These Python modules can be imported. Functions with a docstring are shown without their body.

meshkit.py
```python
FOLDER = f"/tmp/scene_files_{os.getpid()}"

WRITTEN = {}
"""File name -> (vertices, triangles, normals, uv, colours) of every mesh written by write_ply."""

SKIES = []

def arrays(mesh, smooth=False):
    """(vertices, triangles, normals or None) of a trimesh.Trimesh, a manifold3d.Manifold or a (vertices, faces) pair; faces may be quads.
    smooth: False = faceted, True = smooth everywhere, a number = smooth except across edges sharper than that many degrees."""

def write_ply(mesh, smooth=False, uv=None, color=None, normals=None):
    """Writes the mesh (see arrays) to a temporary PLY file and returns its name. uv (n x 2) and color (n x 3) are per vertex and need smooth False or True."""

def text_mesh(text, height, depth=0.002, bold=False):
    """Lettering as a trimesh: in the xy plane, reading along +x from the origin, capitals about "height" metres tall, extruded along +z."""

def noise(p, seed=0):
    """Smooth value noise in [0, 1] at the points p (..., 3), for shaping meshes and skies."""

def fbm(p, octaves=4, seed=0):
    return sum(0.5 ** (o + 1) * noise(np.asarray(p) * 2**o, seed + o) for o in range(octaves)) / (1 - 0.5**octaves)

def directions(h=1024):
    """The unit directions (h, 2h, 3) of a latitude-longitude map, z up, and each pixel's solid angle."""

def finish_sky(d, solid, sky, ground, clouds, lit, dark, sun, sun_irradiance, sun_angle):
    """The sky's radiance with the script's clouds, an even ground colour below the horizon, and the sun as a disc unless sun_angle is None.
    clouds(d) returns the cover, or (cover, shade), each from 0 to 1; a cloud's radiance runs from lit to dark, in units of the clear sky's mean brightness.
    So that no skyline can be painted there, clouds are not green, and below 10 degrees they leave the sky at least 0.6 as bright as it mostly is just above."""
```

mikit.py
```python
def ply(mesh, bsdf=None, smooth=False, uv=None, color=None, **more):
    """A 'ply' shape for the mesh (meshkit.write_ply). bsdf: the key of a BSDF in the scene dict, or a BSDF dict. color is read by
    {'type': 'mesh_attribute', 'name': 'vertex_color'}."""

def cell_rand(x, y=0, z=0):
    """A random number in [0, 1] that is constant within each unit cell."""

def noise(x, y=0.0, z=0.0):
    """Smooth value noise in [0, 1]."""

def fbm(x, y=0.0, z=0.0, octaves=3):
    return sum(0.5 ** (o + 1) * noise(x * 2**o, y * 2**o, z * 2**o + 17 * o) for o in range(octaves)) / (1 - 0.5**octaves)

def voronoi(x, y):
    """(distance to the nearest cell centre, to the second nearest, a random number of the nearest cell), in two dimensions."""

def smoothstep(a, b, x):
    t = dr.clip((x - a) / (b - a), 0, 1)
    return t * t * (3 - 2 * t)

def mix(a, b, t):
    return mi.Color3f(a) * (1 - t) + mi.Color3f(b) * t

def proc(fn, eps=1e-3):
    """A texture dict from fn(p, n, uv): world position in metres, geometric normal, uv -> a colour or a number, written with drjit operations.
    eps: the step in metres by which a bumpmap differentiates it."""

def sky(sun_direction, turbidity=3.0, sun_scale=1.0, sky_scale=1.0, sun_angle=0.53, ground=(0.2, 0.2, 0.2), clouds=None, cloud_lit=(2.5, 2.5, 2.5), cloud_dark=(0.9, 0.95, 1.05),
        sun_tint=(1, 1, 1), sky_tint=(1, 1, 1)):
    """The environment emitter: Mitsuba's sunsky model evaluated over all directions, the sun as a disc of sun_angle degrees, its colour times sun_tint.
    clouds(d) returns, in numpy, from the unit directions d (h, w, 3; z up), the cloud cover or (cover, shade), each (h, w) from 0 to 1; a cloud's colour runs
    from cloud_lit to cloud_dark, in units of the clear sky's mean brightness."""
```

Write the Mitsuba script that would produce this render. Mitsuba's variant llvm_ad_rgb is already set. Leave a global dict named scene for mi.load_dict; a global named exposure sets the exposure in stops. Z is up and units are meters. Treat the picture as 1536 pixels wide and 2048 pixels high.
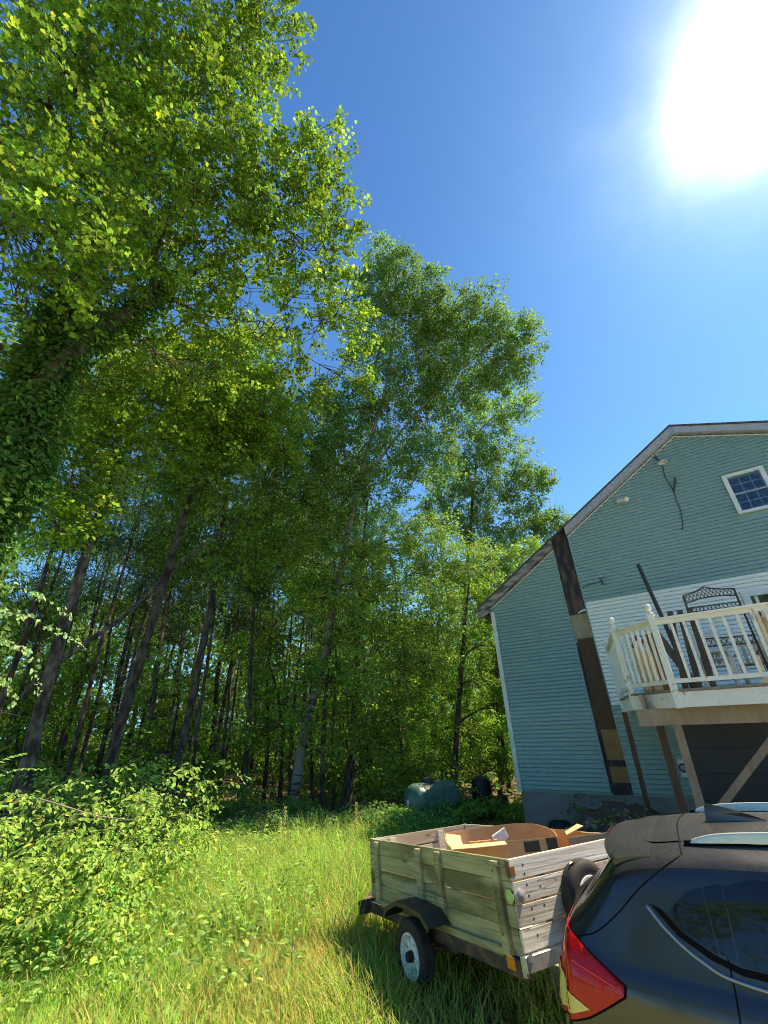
import math
import numpy as np
import trimesh
import drjit as dr
import mitsuba as mi
import mikit
from meshkit import fbm as nfbm

# ------------------------------------------------------------------ camera, sky, exposure
T = mi.ScalarTransform4f
scene, labels = {}, {}
FOCAL, PITCH, ROLL = 838.0, math.radians(27.0), math.radians(-2.44)
EYE = np.array([0.0, 0.0, 2.15])
_c, _s = math.cos(PITCH), math.sin(PITCH)
_fw, _up, _rt = np.array([0, _c, _s]), np.array([0, -_s, _c]), np.array([1.0, 0, 0])
_up = -_rt * math.sin(ROLL) + _up * math.cos(ROLL)
scene['camera'] = {'type': 'perspective', 'fov': 2 * math.degrees(math.atan(768 / FOCAL)), 'fov_axis': 'x',
                   'near_clip': 0.05, 'far_clip': 2000.0,
                   'to_world': T().look_at(origin=EYE.tolist(), target=(EYE + _fw).tolist(), up=_up.tolist())}
SUN = np.array([0.556, 0.248, 0.793])
SUN /= np.linalg.norm(SUN)


def sun_glow(d):
    """Painted glare round the sun, fading with angle, fed in as cloud cover."""
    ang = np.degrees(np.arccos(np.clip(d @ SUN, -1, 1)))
    edge_noise = 0.80 + 0.4 * nfbm(d * 14.0, 4, 3)
    return np.clip(0.97 / (1 + (ang / (5.8 * edge_noise)) ** 4.8), 0, 1) * (ang < 60)


scene['sky'] = mikit.sky(SUN.tolist(), turbidity=2.2, ground=(0.16, 0.18, 0.09), clouds=sun_glow,
                         cloud_lit=(5.0, 5.2, 5.4), cloud_dark=(3, 3, 3), sky_tint=(0.54, 0.80, 1.00), sun_tint=(1.0, 0.97, 0.88))  # the cloud arguments only carry the painted glare
exposure = 2.9

# ------------------------------------------------------------------ helpers
rng = np.random.default_rng(11)


def unit(v):
    v = np.asarray(v, float)
    return v / np.maximum(np.linalg.norm(v, axis=-1, keepdims=True), 1e-9)


def numbered(key):
    if key not in scene and key not in labels:
        return key
    k = 1
    while '%s_%03d' % (key, k) in scene or '%s_%03d' % (key, k) in labels:
        k += 1
    return '%s_%03d' % (key, k)


def thing(name, label, cat, group=None):
    key = numbered(name)
    labels[key] = {'label': label, 'category': cat}
    if group:
        labels[key]['group'] = group
    return key


def put(key, mesh, bsdf, m=None, smooth=False, color=None, label=None, kind=None, uv=None):
    key = numbered(key)
    d = mikit.ply(mesh, bsdf, smooth=smooth, color=color, uv=uv)
    if m is not None:
        d['to_world'] = T(np.asarray(m, float).tolist())
    scene[key] = d
    if label or kind:
        labels.setdefault(key, {})
        if label:
            labels[key]['label'] = label
        if kind:
            labels[key]['kind'] = kind
    return key


def part(parent, name, mesh, bsdf, m=None, smooth=False, label=None, color=None, kind=None):
    return put(parent + '__' + name, mesh, bsdf, m, smooth, color, label, kind)


def box(x0, x1, y0, y1, z0, z1, bevel=0.0):
    if bevel <= 0:
        b = trimesh.creation.box((x1 - x0, y1 - y0, z1 - z0))
        b.apply_translation(((x0 + x1) / 2, (y0 + y1) / 2, (z0 + z1) / 2))
        return b
    pts = []
    for sx, sy, sz in np.ndindex(2, 2, 2):
        p = np.array([(x0, x1)[sx], (y0, y1)[sy], (z0, z1)[sz]])
        inn = np.array([(1, -1)[sx], (1, -1)[sy], (1, -1)[sz]]) * bevel
        for k in range(3):
            q = p + inn
            q[k] = p[k]
            pts.append(q)
    return trimesh.convex.convex_hull(np.array(pts))


def beam(a, b, w, h, up=(0, 0, 1), bevel=0.0):
    """A square-edged bar from a to b, w wide sideways and h along up."""
    a, b = np.asarray(a, float), np.asarray(b, float)
    d = b - a
    L = np.linalg.norm(d)
    d = d / L
    s = np.cross(d, up)
    if np.linalg.norm(s) < 1e-5:
        s = np.cross(d, (1, 0, 0))
    s = unit(s)
    u = np.cross(s, d)
    m = box(0, L, -w / 2, w / 2, -h / 2, h / 2, bevel)
    M = np.eye(4)
    M[:3, 0], M[:3, 1], M[:3, 2], M[:3, 3] = d, -s, u, a
    m.apply_transform(M)
    return m


def tube(points, radii, sides=8, cap=True, wob=0.0, seed=0):
    p = np.asarray(points, float)
    r = np.broadcast_to(np.asarray(radii, float), (len(p),))
    t = unit(np.gradient(p, axis=0))
    a = np.cross(t, np.where(np.abs(t[:, 2:]) < 0.85, [[0, 0, 1.0]], [[1.0, 0, 0]]))
    a = unit(a)
    for i in range(1, len(a)):          # keep the frame from flipping
        v = a[i - 1] - t[i] * (a[i - 1] @ t[i])
        a[i] = v / max(np.linalg.norm(v), 1e-9)
    b = np.cross(t, a)
    ang = np.arange(sides) * 2 * np.pi / sides
    rr = r[:, None] * np.ones(sides)
    if wob:
        g = np.random.default_rng(seed)
        rr = rr * (1 + wob * g.normal(size=rr.shape))
    v = p[:, None] + rr[..., None] * (np.cos(ang)[None, :, None] * a[:, None] + np.sin(ang)[None, :, None] * b[:, None])
    i, j = np.meshgrid(np.arange(len(p) - 1), np.arange(sides), indexing='ij')
    q = np.stack([i * sides + j, i * sides + (j + 1) % sides, (i + 1) * sides + (j + 1) % sides, (i + 1) * sides + j], -1).reshape(-1, 4)
    f = np.vstack([q[:, [0, 1, 2]], q[:, [0, 2, 3]]])
    v = v.reshape(-1, 3)
    if cap:
        n = len(v)
        v = np.vstack([v, p[:1], p[-1:]])
        k = np.arange(sides)
        e = (len(p) - 1) * sides
        f = np.vstack([f, np.stack([k * 0 + n, (k + 1) % sides, k], 1), np.stack([k * 0 + n + 1, e + k, e + (k + 1) % sides], 1)])
    return trimesh.Trimesh(v, f, process=False)


def rod(a, b, r, sides=10):
    return tube([a, b], [r, r], sides)


def lathe(profile, sides=24):
    """profile: (radius, z) from bottom to top, turned about z."""
    p = np.array(profile, float)
    ang = np.arange(sides) * 2 * np.pi / sides
    v = np.stack([p[:, :1] * np.cos(ang), p[:, :1] * np.sin(ang), p[:, 1:] * np.ones(sides)], -1).reshape(-1, 3)
    i, j = np.meshgrid(np.arange(len(p) - 1), np.arange(sides), indexing='ij')
    q = np.stack([i * sides + j, i * sides + (j + 1) % sides, (i + 1) * sides + (j + 1) % sides, (i + 1) * sides + j], -1).reshape(-1, 4)
    return trimesh.Trimesh(v, np.vstack([q[:, [0, 1, 2]], q[:, [0, 2, 3]]]), process=False)


def join(ms):
    return trimesh.util.concatenate(ms)


def placed(m, M):
    m = m.copy()
    m.apply_transform(M)
    return m


def frame(o, x, y, z):
    M = np.eye(4)
    M[:3, 0], M[:3, 1], M[:3, 2], M[:3, 3] = x, y, z, o
    return M


def smooth_path(pts, n):
    """Catmull-Rom through pts, n samples per span."""
    p = np.asarray(pts, float)
    q = np.vstack([2 * p[0] - p[1], p, 2 * p[-1] - p[-2]])
    out = []
    for i in range(len(p) - 1):
        t = np.linspace(0, 1, n, endpoint=False)[:, None]
        a, b, c, d = q[i:i + 4]
        out.append(0.5 * (2 * b + (c - a) * t + (2 * a - 5 * b + 4 * c - d) * t ** 2 + (3 * b - a - 3 * c + d) * t ** 3))
    return np.vstack(out + [p[-1:]])


def prism(poly, y0, y1):
    """A polygon in (x, z) extruded from y0 to y1."""
    from shapely.geometry import Polygon
    m = trimesh.creation.extrude_polygon(poly if hasattr(poly, 'exterior') else Polygon(poly), y1 - y0, engine='earcut')
    v = np.array(m.vertices)
    m = trimesh.Trimesh(np.stack([v[:, 0], y0 + v[:, 2], v[:, 1]], 1), m.faces[:, ::-1], process=False)
    return m


def ground_z(x, y):
    x, y = np.asarray(x, float), np.asarray(y, float)
    z = -0.12 - 0.035 * np.clip(y - 5.6, -4, 16) - 0.012 * np.clip(x, -12, 6)
    z = z + 0.05 * (nfbm(np.stack([x * 0.35, y * 0.35, x * 0], -1), 3, 5) - 0.5)
    far = np.clip((np.hypot(x, y) - 16) / 40, 0, 1)
    z = z + 1.0 * far * far + 0.25 * np.clip((np.hypot(x, y) - 20) / 20, 0, 1) * (nfbm(np.stack([x * 0.08, y * 0.08, x * 0], -1), 2, 8) - 0.5)
    return z


# ------------------------------------------------------------------ materials
def rgb(*c):
    return {'type': 'rgb', 'value': list(c)}


def mat(name, base, rough=0.6, spec=0.4, metallic=0.0, bump=None, bump_scale=1.0, **more):
    b = {'type': 'principled', 'base_color': mikit.proc(base) if callable(base) else rgb(*base),
         'roughness': mikit.proc(rough) if callable(rough) else rough, 'metallic': metallic, 'specular': spec, **more}
    if bump is not None:
        b = {'type': 'bumpmap', 'scale': bump_scale, 'nested_texture': mikit.proc(bump), 'nested_bsdf': b}
    scene[name] = {'type': 'twosided', 'bsdf': b}


fb, ns, mix, sst = mikit.fbm, mikit.noise, mikit.mix, mikit.smoothstep
VC = {'type': 'mesh_attribute', 'name': 'vertex_color'}
scene['leaf'] = {'type': 'principledthin', 'base_color': VC, 'roughness': 0.42, 'diff_trans': 1.0, 'spec_trans': 0.0, 'eta': 1.45}
scene['grass_leaf'] = {'type': 'principledthin', 'base_color': VC, 'roughness': 0.6, 'diff_trans': 1.0, 'spec_trans': 0.0, 'eta': 1.35}


def bark(dark, light, sx=11.0, sz=4.0):
    def fn(p, n, uv):
        a = fb(p.x * sx, p.y * sx, p.z * sz, 4)
        b = fb(p.x * 1.5 + 7, p.y * 1.5, p.z * 0.8, 2)
        return mix(dark, light, sst(0.3, 0.75, a)) * (0.7 + 0.6 * b)
    return fn


def bark_bump(p, n, uv):
    return fb(p.x * 22, p.y * 22, p.z * 4, 3)


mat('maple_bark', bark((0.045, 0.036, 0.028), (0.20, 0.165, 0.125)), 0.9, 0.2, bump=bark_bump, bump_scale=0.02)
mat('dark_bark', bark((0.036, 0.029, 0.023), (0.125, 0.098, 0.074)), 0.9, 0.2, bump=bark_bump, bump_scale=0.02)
mat('pine_bark', bark((0.045, 0.034, 0.027), (0.15, 0.115, 0.09), 7, 3.0), 0.9, 0.2)
mat('dead_wood', bark((0.16, 0.135, 0.11), (0.34, 0.30, 0.25)), 0.9, 0.2)


def birch_fn(p, n, uv):
    band = fb(p.x * 3, p.y * 3, p.z * 9, 3)
    return mix(mix((0.24, 0.21, 0.165), (0.14, 0.12, 0.09), fb(p.x * 2, p.y * 2, p.z * 1.1, 3)), (0.05, 0.04, 0.035), sst(0.58, 0.68, band))


mat('birch_bark', birch_fn, 0.8, 0.3)


def soil_fn(p, n, uv):
    a = fb(p.x * 2.3, p.y * 2.3, p.z * 2, 4)
    b = fb(p.x * 17, p.y * 17, p.z * 17, 3)
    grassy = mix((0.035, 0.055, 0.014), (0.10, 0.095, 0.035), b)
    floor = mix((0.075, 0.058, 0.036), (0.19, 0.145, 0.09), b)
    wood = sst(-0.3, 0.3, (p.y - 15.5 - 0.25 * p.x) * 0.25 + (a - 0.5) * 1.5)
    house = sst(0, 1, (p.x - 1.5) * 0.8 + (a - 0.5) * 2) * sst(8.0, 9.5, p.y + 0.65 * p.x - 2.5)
    bounce_lawn = mix((0.16, 0.21, 0.06), (0.36, 0.34, 0.17), b)  # unseen ground, brightened to bounce fill light onto the house
    bounce_gravel = mix((0.30, 0.275, 0.23), (0.54, 0.50, 0.43), b)  # unseen pale stones, added for the same bounce
    bounce_drive = sst(0.0, 0.6, (p.x - 1.1) * 0.8 + (a - 0.5)) * sst(7.5, 6.5, p.y + 0.65 * p.x - 2.5)
    open_ = mix(mix(grassy, bounce_lawn, sst(5.2, 4.2, p.y)), bounce_gravel, bounce_drive)
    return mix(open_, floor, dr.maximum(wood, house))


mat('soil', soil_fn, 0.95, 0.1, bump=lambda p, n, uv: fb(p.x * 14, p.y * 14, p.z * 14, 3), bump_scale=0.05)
mat('mound_soil', lambda p, n, uv: mix((0.04, 0.034, 0.027), (0.14, 0.112, 0.08), fb(p.x * 9, p.y * 9, p.z * 9, 4)), 0.95, 0.1)


def siding_fn(c, d):
    def fn(p, n, uv):
        a = fb(p.x * 0.9 + p.y * 0.9, p.z * 0.7, 3.3, 3)
        b = fb((p.x - p.y) * 1.6, p.z * 34.0, 1.7, 2)
        return mix(c, d, 0.6 * sst(0.25, 0.8, a) + 0.4 * b)
    return fn


mat('teal_vinyl', siding_fn((0.19, 0.305, 0.285), (0.275, 0.40, 0.365)), 0.5, 0.4)
mat('white_vinyl', siding_fn((0.76, 0.77, 0.68), (0.84, 0.84, 0.76)), 0.45, 0.4)
mat('trim_white', lambda p, n, uv: mix((0.55, 0.57, 0.52), (0.74, 0.75, 0.71), fb(p.x * 3, p.y * 3, p.z * 3, 4)), 0.5, 0.4)


def worn_paint(p, n, uv):
    a = fb(p.x * 7, p.y * 7, p.z * 5, 4)
    g = fb(p.x * 31, p.y * 31, p.z * 11, 3)
    base = mix((0.66, 0.67, 0.58), (0.76, 0.77, 0.69), a)
    return mix(base, (0.26, 0.25, 0.19), 0.8 * sst(0.60, 0.74, g * 0.55 + a * 0.45))


mat('deck_paint', worn_paint, 0.55, 0.35)
mat('rake_metal', lambda p, n, uv: mix((0.30, 0.31, 0.34), (0.40, 0.41, 0.44), fb(p.x * 5, p.y * 5, p.z * 5, 3)), 0.5, 0.4)
mat('rake_worn', lambda p, n, uv: mix((0.10, 0.095, 0.08), (0.34, 0.32, 0.28), sst(0.3, 0.7, fb(p.x * 4, p.y * 4, p.z * 9, 4))), 0.7, 0.3)
mat('shingle', lambda p, n, uv: mix((0.05, 0.05, 0.055), (0.12, 0.115, 0.115), fb(p.x * 19, p.y * 19, p.z * 19, 3)), 0.9, 0.2)
mat('tar_board', lambda p, n, uv: mix((0.030, 0.026, 0.028), (0.125, 0.078, 0.052), sst(0.40, 0.75, fb(p.x * 11, p.y * 11, p.z * 2.2, 4))), 0.75, 0.3)
mat('osb_brown', lambda p, n, uv: mix((0.055, 0.032, 0.02), (0.15, 0.082, 0.042), fb(p.x * 23, p.y * 23, p.z * 13, 4)), 0.85, 0.2)
mat('plywood_tan', lambda p, n, uv: mix((0.21, 0.165, 0.095), (0.40, 0.33, 0.21), fb(p.x * 13, p.y * 13, p.z * 2.5, 4)), 0.8, 0.2)
mat('plywood_gold', lambda p, n, uv: mix((0.20, 0.12, 0.045), (0.33, 0.21, 0.085), fb(p.x * 9, p.y * 9, p.z * 6, 4)), 0.8, 0.2)
mat('concrete', lambda p, n, uv: mix((0.17, 0.165, 0.15), (0.30, 0.29, 0.265), fb(p.x * 3, p.y * 3, p.z * 7, 5)), 0.9, 0.2, bump=lambda p, n, uv: fb(p.x * 30, p.y * 30, p.z * 30, 3), bump_scale=0.006)


def lumber(c, d, s=1.0):
    def fn(p, n, uv):
        return mix(c, d, fb(p.x * 16 * s, p.y * 16 * s, p.z * 3 * s, 4))
    return fn


mat('treated_wood', lumber((0.17, 0.13, 0.085), (0.34, 0.275, 0.19)), 0.85, 0.2)
mat('brown_post', lumber((0.07, 0.045, 0.03), (0.16, 0.10, 0.065)), 0.85, 0.2)
mat('beam_wood', lumber((0.24, 0.185, 0.13), (0.37, 0.30, 0.22)), 0.85, 0.2)
mat('deck_floor', lumber((0.14, 0.125, 0.10), (0.27, 0.245, 0.20)), 0.85, 0.2)
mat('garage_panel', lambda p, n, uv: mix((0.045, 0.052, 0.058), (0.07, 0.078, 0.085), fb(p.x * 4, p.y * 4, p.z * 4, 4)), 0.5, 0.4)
mat('frame_black', (0.016, 0.017, 0.018), 0.45, 0.5)
mat('black_iron', (0.022, 0.023, 0.024), 0.5, 0.5)
mat('black_plastic', (0.014, 0.014, 0.015), 0.55, 0.4)
mat('white_plastic', lambda p, n, uv: mix((0.62, 0.60, 0.54), (0.78, 0.77, 0.73), fb(p.x * 6, p.y * 6, p.z * 6, 3)), 0.4, 0.4)
mat('beige_cloth', lambda p, n, uv: mix((0.50, 0.42, 0.28), (0.66, 0.58, 0.43), fb(p.x * 9, p.y * 9, p.z * 9, 3)), 0.9, 0.1)
mat('yellow_foam', lambda p, n, uv: mix((0.58, 0.40, 0.17), (0.72, 0.55, 0.28), fb(p.x * 5, p.y * 5, p.z * 5, 4)), 0.9, 0.1)
mat('galvanised', lambda p, n, uv: mix((0.42, 0.43, 0.44), (0.62, 0.63, 0.64), fb(p.x * 21, p.y * 21, p.z * 21, 3)), 0.42, 0.5, metallic=0.7)
mat('rusty_steel', lambda p, n, uv: mix((0.05, 0.045, 0.042), (0.17, 0.10, 0.06), sst(0.35, 0.75, fb(p.x * 12, p.y * 12, p.z * 12, 4))), 0.75, 0.3)
mat('black_rubber', lambda p, n, uv: mix((0.016, 0.016, 0.016), (0.045, 0.043, 0.040), fb(p.x * 13, p.y * 13, p.z * 13, 3)), 0.75, 0.3)
mat('rim_white', lambda p, n, uv: mix((0.58, 0.61, 0.60), (0.74, 0.76, 0.75), fb(p.x * 15, p.y * 15, p.z * 15, 3)), 0.4, 0.5)
mat('amber', (0.55, 0.20, 0.02), 0.25, 0.5)
mat('tank_paint', lambda p, n, uv: mix((0.035, 0.085, 0.065), (0.10, 0.18, 0.14), fb(p.x * 4, p.y * 4, p.z * 4, 4)), 0.4, 0.5)
mat('cardboard', lambda p, n, uv: mix((0.40, 0.245, 0.12), (0.52, 0.335, 0.18), fb(p.x * 3, p.y * 3, p.z * 6, 4)), 0.85, 0.15)
mat('cardboard_light', lambda p, n, uv: mix((0.54, 0.37, 0.18), (0.66, 0.48, 0.26), fb(p.x * 5, p.y * 5, p.z * 5, 4)), 0.85, 0.15)
mat('paper_white', (0.62, 0.66, 0.66), 0.8, 0.2)
mat('ink_dark', (0.05, 0.045, 0.04), 0.7, 0.2)
mat('stone', lambda p, n, uv: mix((0.14, 0.13, 0.12), (0.30, 0.29, 0.27), fb(p.x * 12, p.y * 12, p.z * 12, 3)), 0.9, 0.2)
mat('lamp_cream', (0.66, 0.64, 0.55), 0.4, 0.5)
mat('cable', (0.06, 0.065, 0.07), 0.6, 0.3)
mat('grey_metal', (0.34, 0.35, 0.35), 0.45, 0.5, metallic=0.5)
mat('rust_plate', lambda p, n, uv: mix((0.14, 0.06, 0.03), (0.28, 0.13, 0.07), fb(p.x * 25, p.y * 25, p.z * 25, 3)), 0.8, 0.2)
scene['pane'] = {'type': 'thindielectric', 'int_ior': 1.5}
mat('plaster', (0.55, 0.53, 0.48), 0.9, 0.2)
mat('room_floor', lumber((0.22, 0.15, 0.09), (0.36, 0.26, 0.16)), 0.6, 0.3)
mat('muntin_grey', (0.20, 0.25, 0.30), 0.5, 0.4)
# ------------------------------------------------------------------ ground
def ground_mesh():
    near = np.linspace(-1, 1, 181)
    ax = np.sign(near) * (14 * np.abs(near) + 46 * np.abs(near) ** 3 + 440 * np.abs(near) ** 9)
    X, Y = np.meshgrid(ax, ax + 8, indexing='ij')
    Z = ground_z(X, Y)
    n = len(ax)
    i, j = np.meshgrid(np.arange(n - 1), np.arange(n - 1), indexing='ij')
    q = np.stack([i * n + j, (i + 1) * n + j, (i + 1) * n + j + 1, i * n + j + 1], -1).reshape(-1, 4)
    return (np.stack([X, Y, Z], -1).reshape(-1, 3), q)


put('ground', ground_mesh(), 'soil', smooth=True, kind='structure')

# ------------------------------------------------------------------ house (local frame: x along the gable wall, y into the house, z up)
HO = np.array([3.268, 13.395, 0.0])
HY = math.radians(-33.9)
HX = np.array([math.cos(HY), math.sin(HY), 0])
HD = np.array([-math.sin(HY), math.cos(HY), 0])
HM = frame(HO, HX, HD, (0, 0, 1))


def hw(s, off, z):
    """house coordinates (along the wall, out from the wall, height) to world"""
    return HO + HX * s - HD * off + np.array([0, 0, z])


house = thing('house', 'teal house with clapboard gable wall, half white behind the deck', 'house')
WALL_L, WALL_R, DEPTH = 0.0, 12.4, 9.0
APEX = (6.2, 9.25)


def wall_top(s):
    """underside of the rake boards along the gable wall"""
    return np.where(s < APEX[0], 5.33 + (APEX[1] - 5.33) * s / APEX[0], APEX[1] - 0.42 * (s - APEX[0]))


gable = [(0.02, 0.46), (12.38, 0.46), (12.38, float(wall_top(12.38))), APEX, (0.02, 5.33)]
from shapely.geometry import Polygon as SPoly, box as sbox
holes = SPoly(gable).difference(sbox(6.33, 2.5, 8.1, 4.53)).difference(sbox(6.9, 6.61, 7.56, 7.57))
part(house, 'wall', prism(holes, 0.03, 0.17), 'teal_vinyl', HM)
part(house, 'wall', prism(gable, DEPTH - 0.14, DEPTH), 'teal_vinyl', HM)
part(house, 'wall', box(0.02, 0.16, 0.173, DEPTH - 0.143, 0.475, 5.33), 'teal_vinyl', HM)
part(house, 'wall', box(12.24, 12.38, 0.173, DEPTH - 0.143, 0.475, 6.62), 'teal_vinyl', HM)
part(house, 'floor', box(0.163, 12.237, 0.173, DEPTH - 0.143, 2.28, 2.47), 'room_floor', HM)
part(house, 'floor', box(0.163, 12.237, 0.173, DEPTH - 0.143, 5.0, 5.2), 'plaster', HM)
for y in (3.6, 8.0):
    part(house, 'inner_wall', box(0.163, 12.237, y, y + 0.1, 2.473, 4.997), 'plaster', HM)
part(house, 'foundation', box(0.04, 12.36, 0.05, DEPTH - 0.05, -1.6, 0.47), 'concrete', HM)

LAP = 0.0985


def lap_board(x0, x1, z, top_clip=True):
    """One course of clapboard siding with a rounded drip edge; ends cut to the roof slope."""
    out = []
    for xa, xb in ((x0, x1),):
        za, zb = z, z + LAP - 0.011
        ends = []
        for x in (xa, xb):
            pass
        # clip the ends by the slope at the middle of the course
        zm = z + LAP * 0.55
        lo = (zm - 5.33) * APEX[0] / (APEX[1] - 5.33)
        hi = APEX[0] + (APEX[1] - zm) / 0.42
        xa, xb = max(xa, lo - 0.01), min(xb, hi + 0.01)
        if xb - xa < 0.06:
            return None
        prof = [(0.029, za), (-0.017, za), (-0.021, za + 0.006), (-0.020, za + 0.014), (0.004, zb), (0.029, zb)]
        v = np.array([(x, y, zz) for x in (xa, xb) for y, zz in prof])
        n = len(prof)
        f = []
        for k in range(n):
            a, b = k, (k + 1) % n
            f += [(a, b, b + n), (a, b + n, a + n)]
        for k in range(1, n - 1):
            f += [(0, k + 1, k), (n, n + k, n + k + 1)]
        return trimesh.Trimesh(v, f, process=False)


STRIP0, STRIP1 = 2.29, 2.76
z = 0.52
while z < 9.2:
    runs = [(0.115, STRIP0 - 0.035, 'teal_vinyl')]
    if 2.38 < z < 5.0:
        for a, b in ((STRIP1 + 0.03, 6.17), (8.25, 12.28)) if z < 4.62 else ((STRIP1 + 0.03, 12.28),):
            runs.append((a, b, 'white_vinyl'))
    elif 6.52 < z + LAP and z < 7.62:
        runs += [(STRIP1 + 0.03, 6.79, 'teal_vinyl'), (7.66, 12.28, 'teal_vinyl')]
    elif z < 1.95:
        runs += [(STRIP1 + 0.03, 4.02, 'teal_vinyl'), (9.1, 12.28, 'teal_vinyl')]
    else:
        runs.append((STRIP1 + 0.03, 12.28, 'teal_vinyl'))
    for a, b, m_ in runs:
        s_ = lap_board(a, b, z)
        if s_ is not None:
            part(house, 'siding_board', s_, m_, HM)
    z += LAP
part(house, 'corner_board', box(-0.02, 0.105, -0.024, 0.12, 0.43, 5.24, 0.006), 'trim_white', HM, label='white corner board')
part(house, 'corner_board', box(12.29, 12.42, -0.024, 0.12, 0.43, 6.5, 0.006), 'trim_white', HM)
# slim channels beside the stripped bay
for x in (STRIP0 - 0.035, STRIP1 + 0.004):
    part(house, 'edge_channel', box(x, x + 0.026, -0.02, 0.028, 0.5, float(wall_top(x)) - 0.05), 'teal_vinyl', HM)
for z0, z1, x0, m_, lb in ((4.75, 7.22, STRIP0, 'tar_board', 'dark tarred board at the top of the stripped bay'), (4.09, 4.745, STRIP0 + 0.02, 'plywood_tan', 'pale weathered plywood patch'),
                           (1.855, 4.083, STRIP0 + 0.06, 'osb_brown', 'brown chipboard sheathing'), (1.19, 1.85, STRIP0 + 0.085, 'plywood_gold', 'golden brown plywood patch'),
                           (1.05, 1.185, STRIP0 + 0.05, 'tar_board', None), (0.72, 1.045, STRIP0 + 0.085, 'plywood_gold', 'lower golden plywood patch'), (0.47, 0.715, STRIP0 + 0.03, 'tar_board', None)):
    part(house, 'sheathing_panel', box(x0, STRIP1 - 0.004, 0.006, 0.028, z0, z1), m_, HM, label=lb)
part(house, 'sheathing_panel', box(STRIP0 - 0.004, STRIP0 + 0.085, 0.0245, 0.0285, 0.5, 4.0), 'tar_board', HM)  # dark strip painted for the shade of the open recess
part(house, 'torn_wrap', tube(smooth_path([(2.55, 0.0, 4.78), (2.6, -0.03, 4.80), (2.66, -0.04, 4.81), (2.71, -0.02, 4.84), (2.74, 0.0, 4.82)], 4), 0.022, 6), 'white_vinyl', HM, smooth=True)

# roof: two slopes over the walls, rake boards and soffits along the gable edge
def slope_slab(x0, z0, x1, z1, y0, y1, t0, t1):
    k = 1.14            # plumb cuts: thickness measured upright
    return prism([(x0, z0 + t0 * k), (x1, z1 + t0 * k), (x1, z1 + t1 * k), (x0, z0 + t1 * k)], y0, y1)


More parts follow.
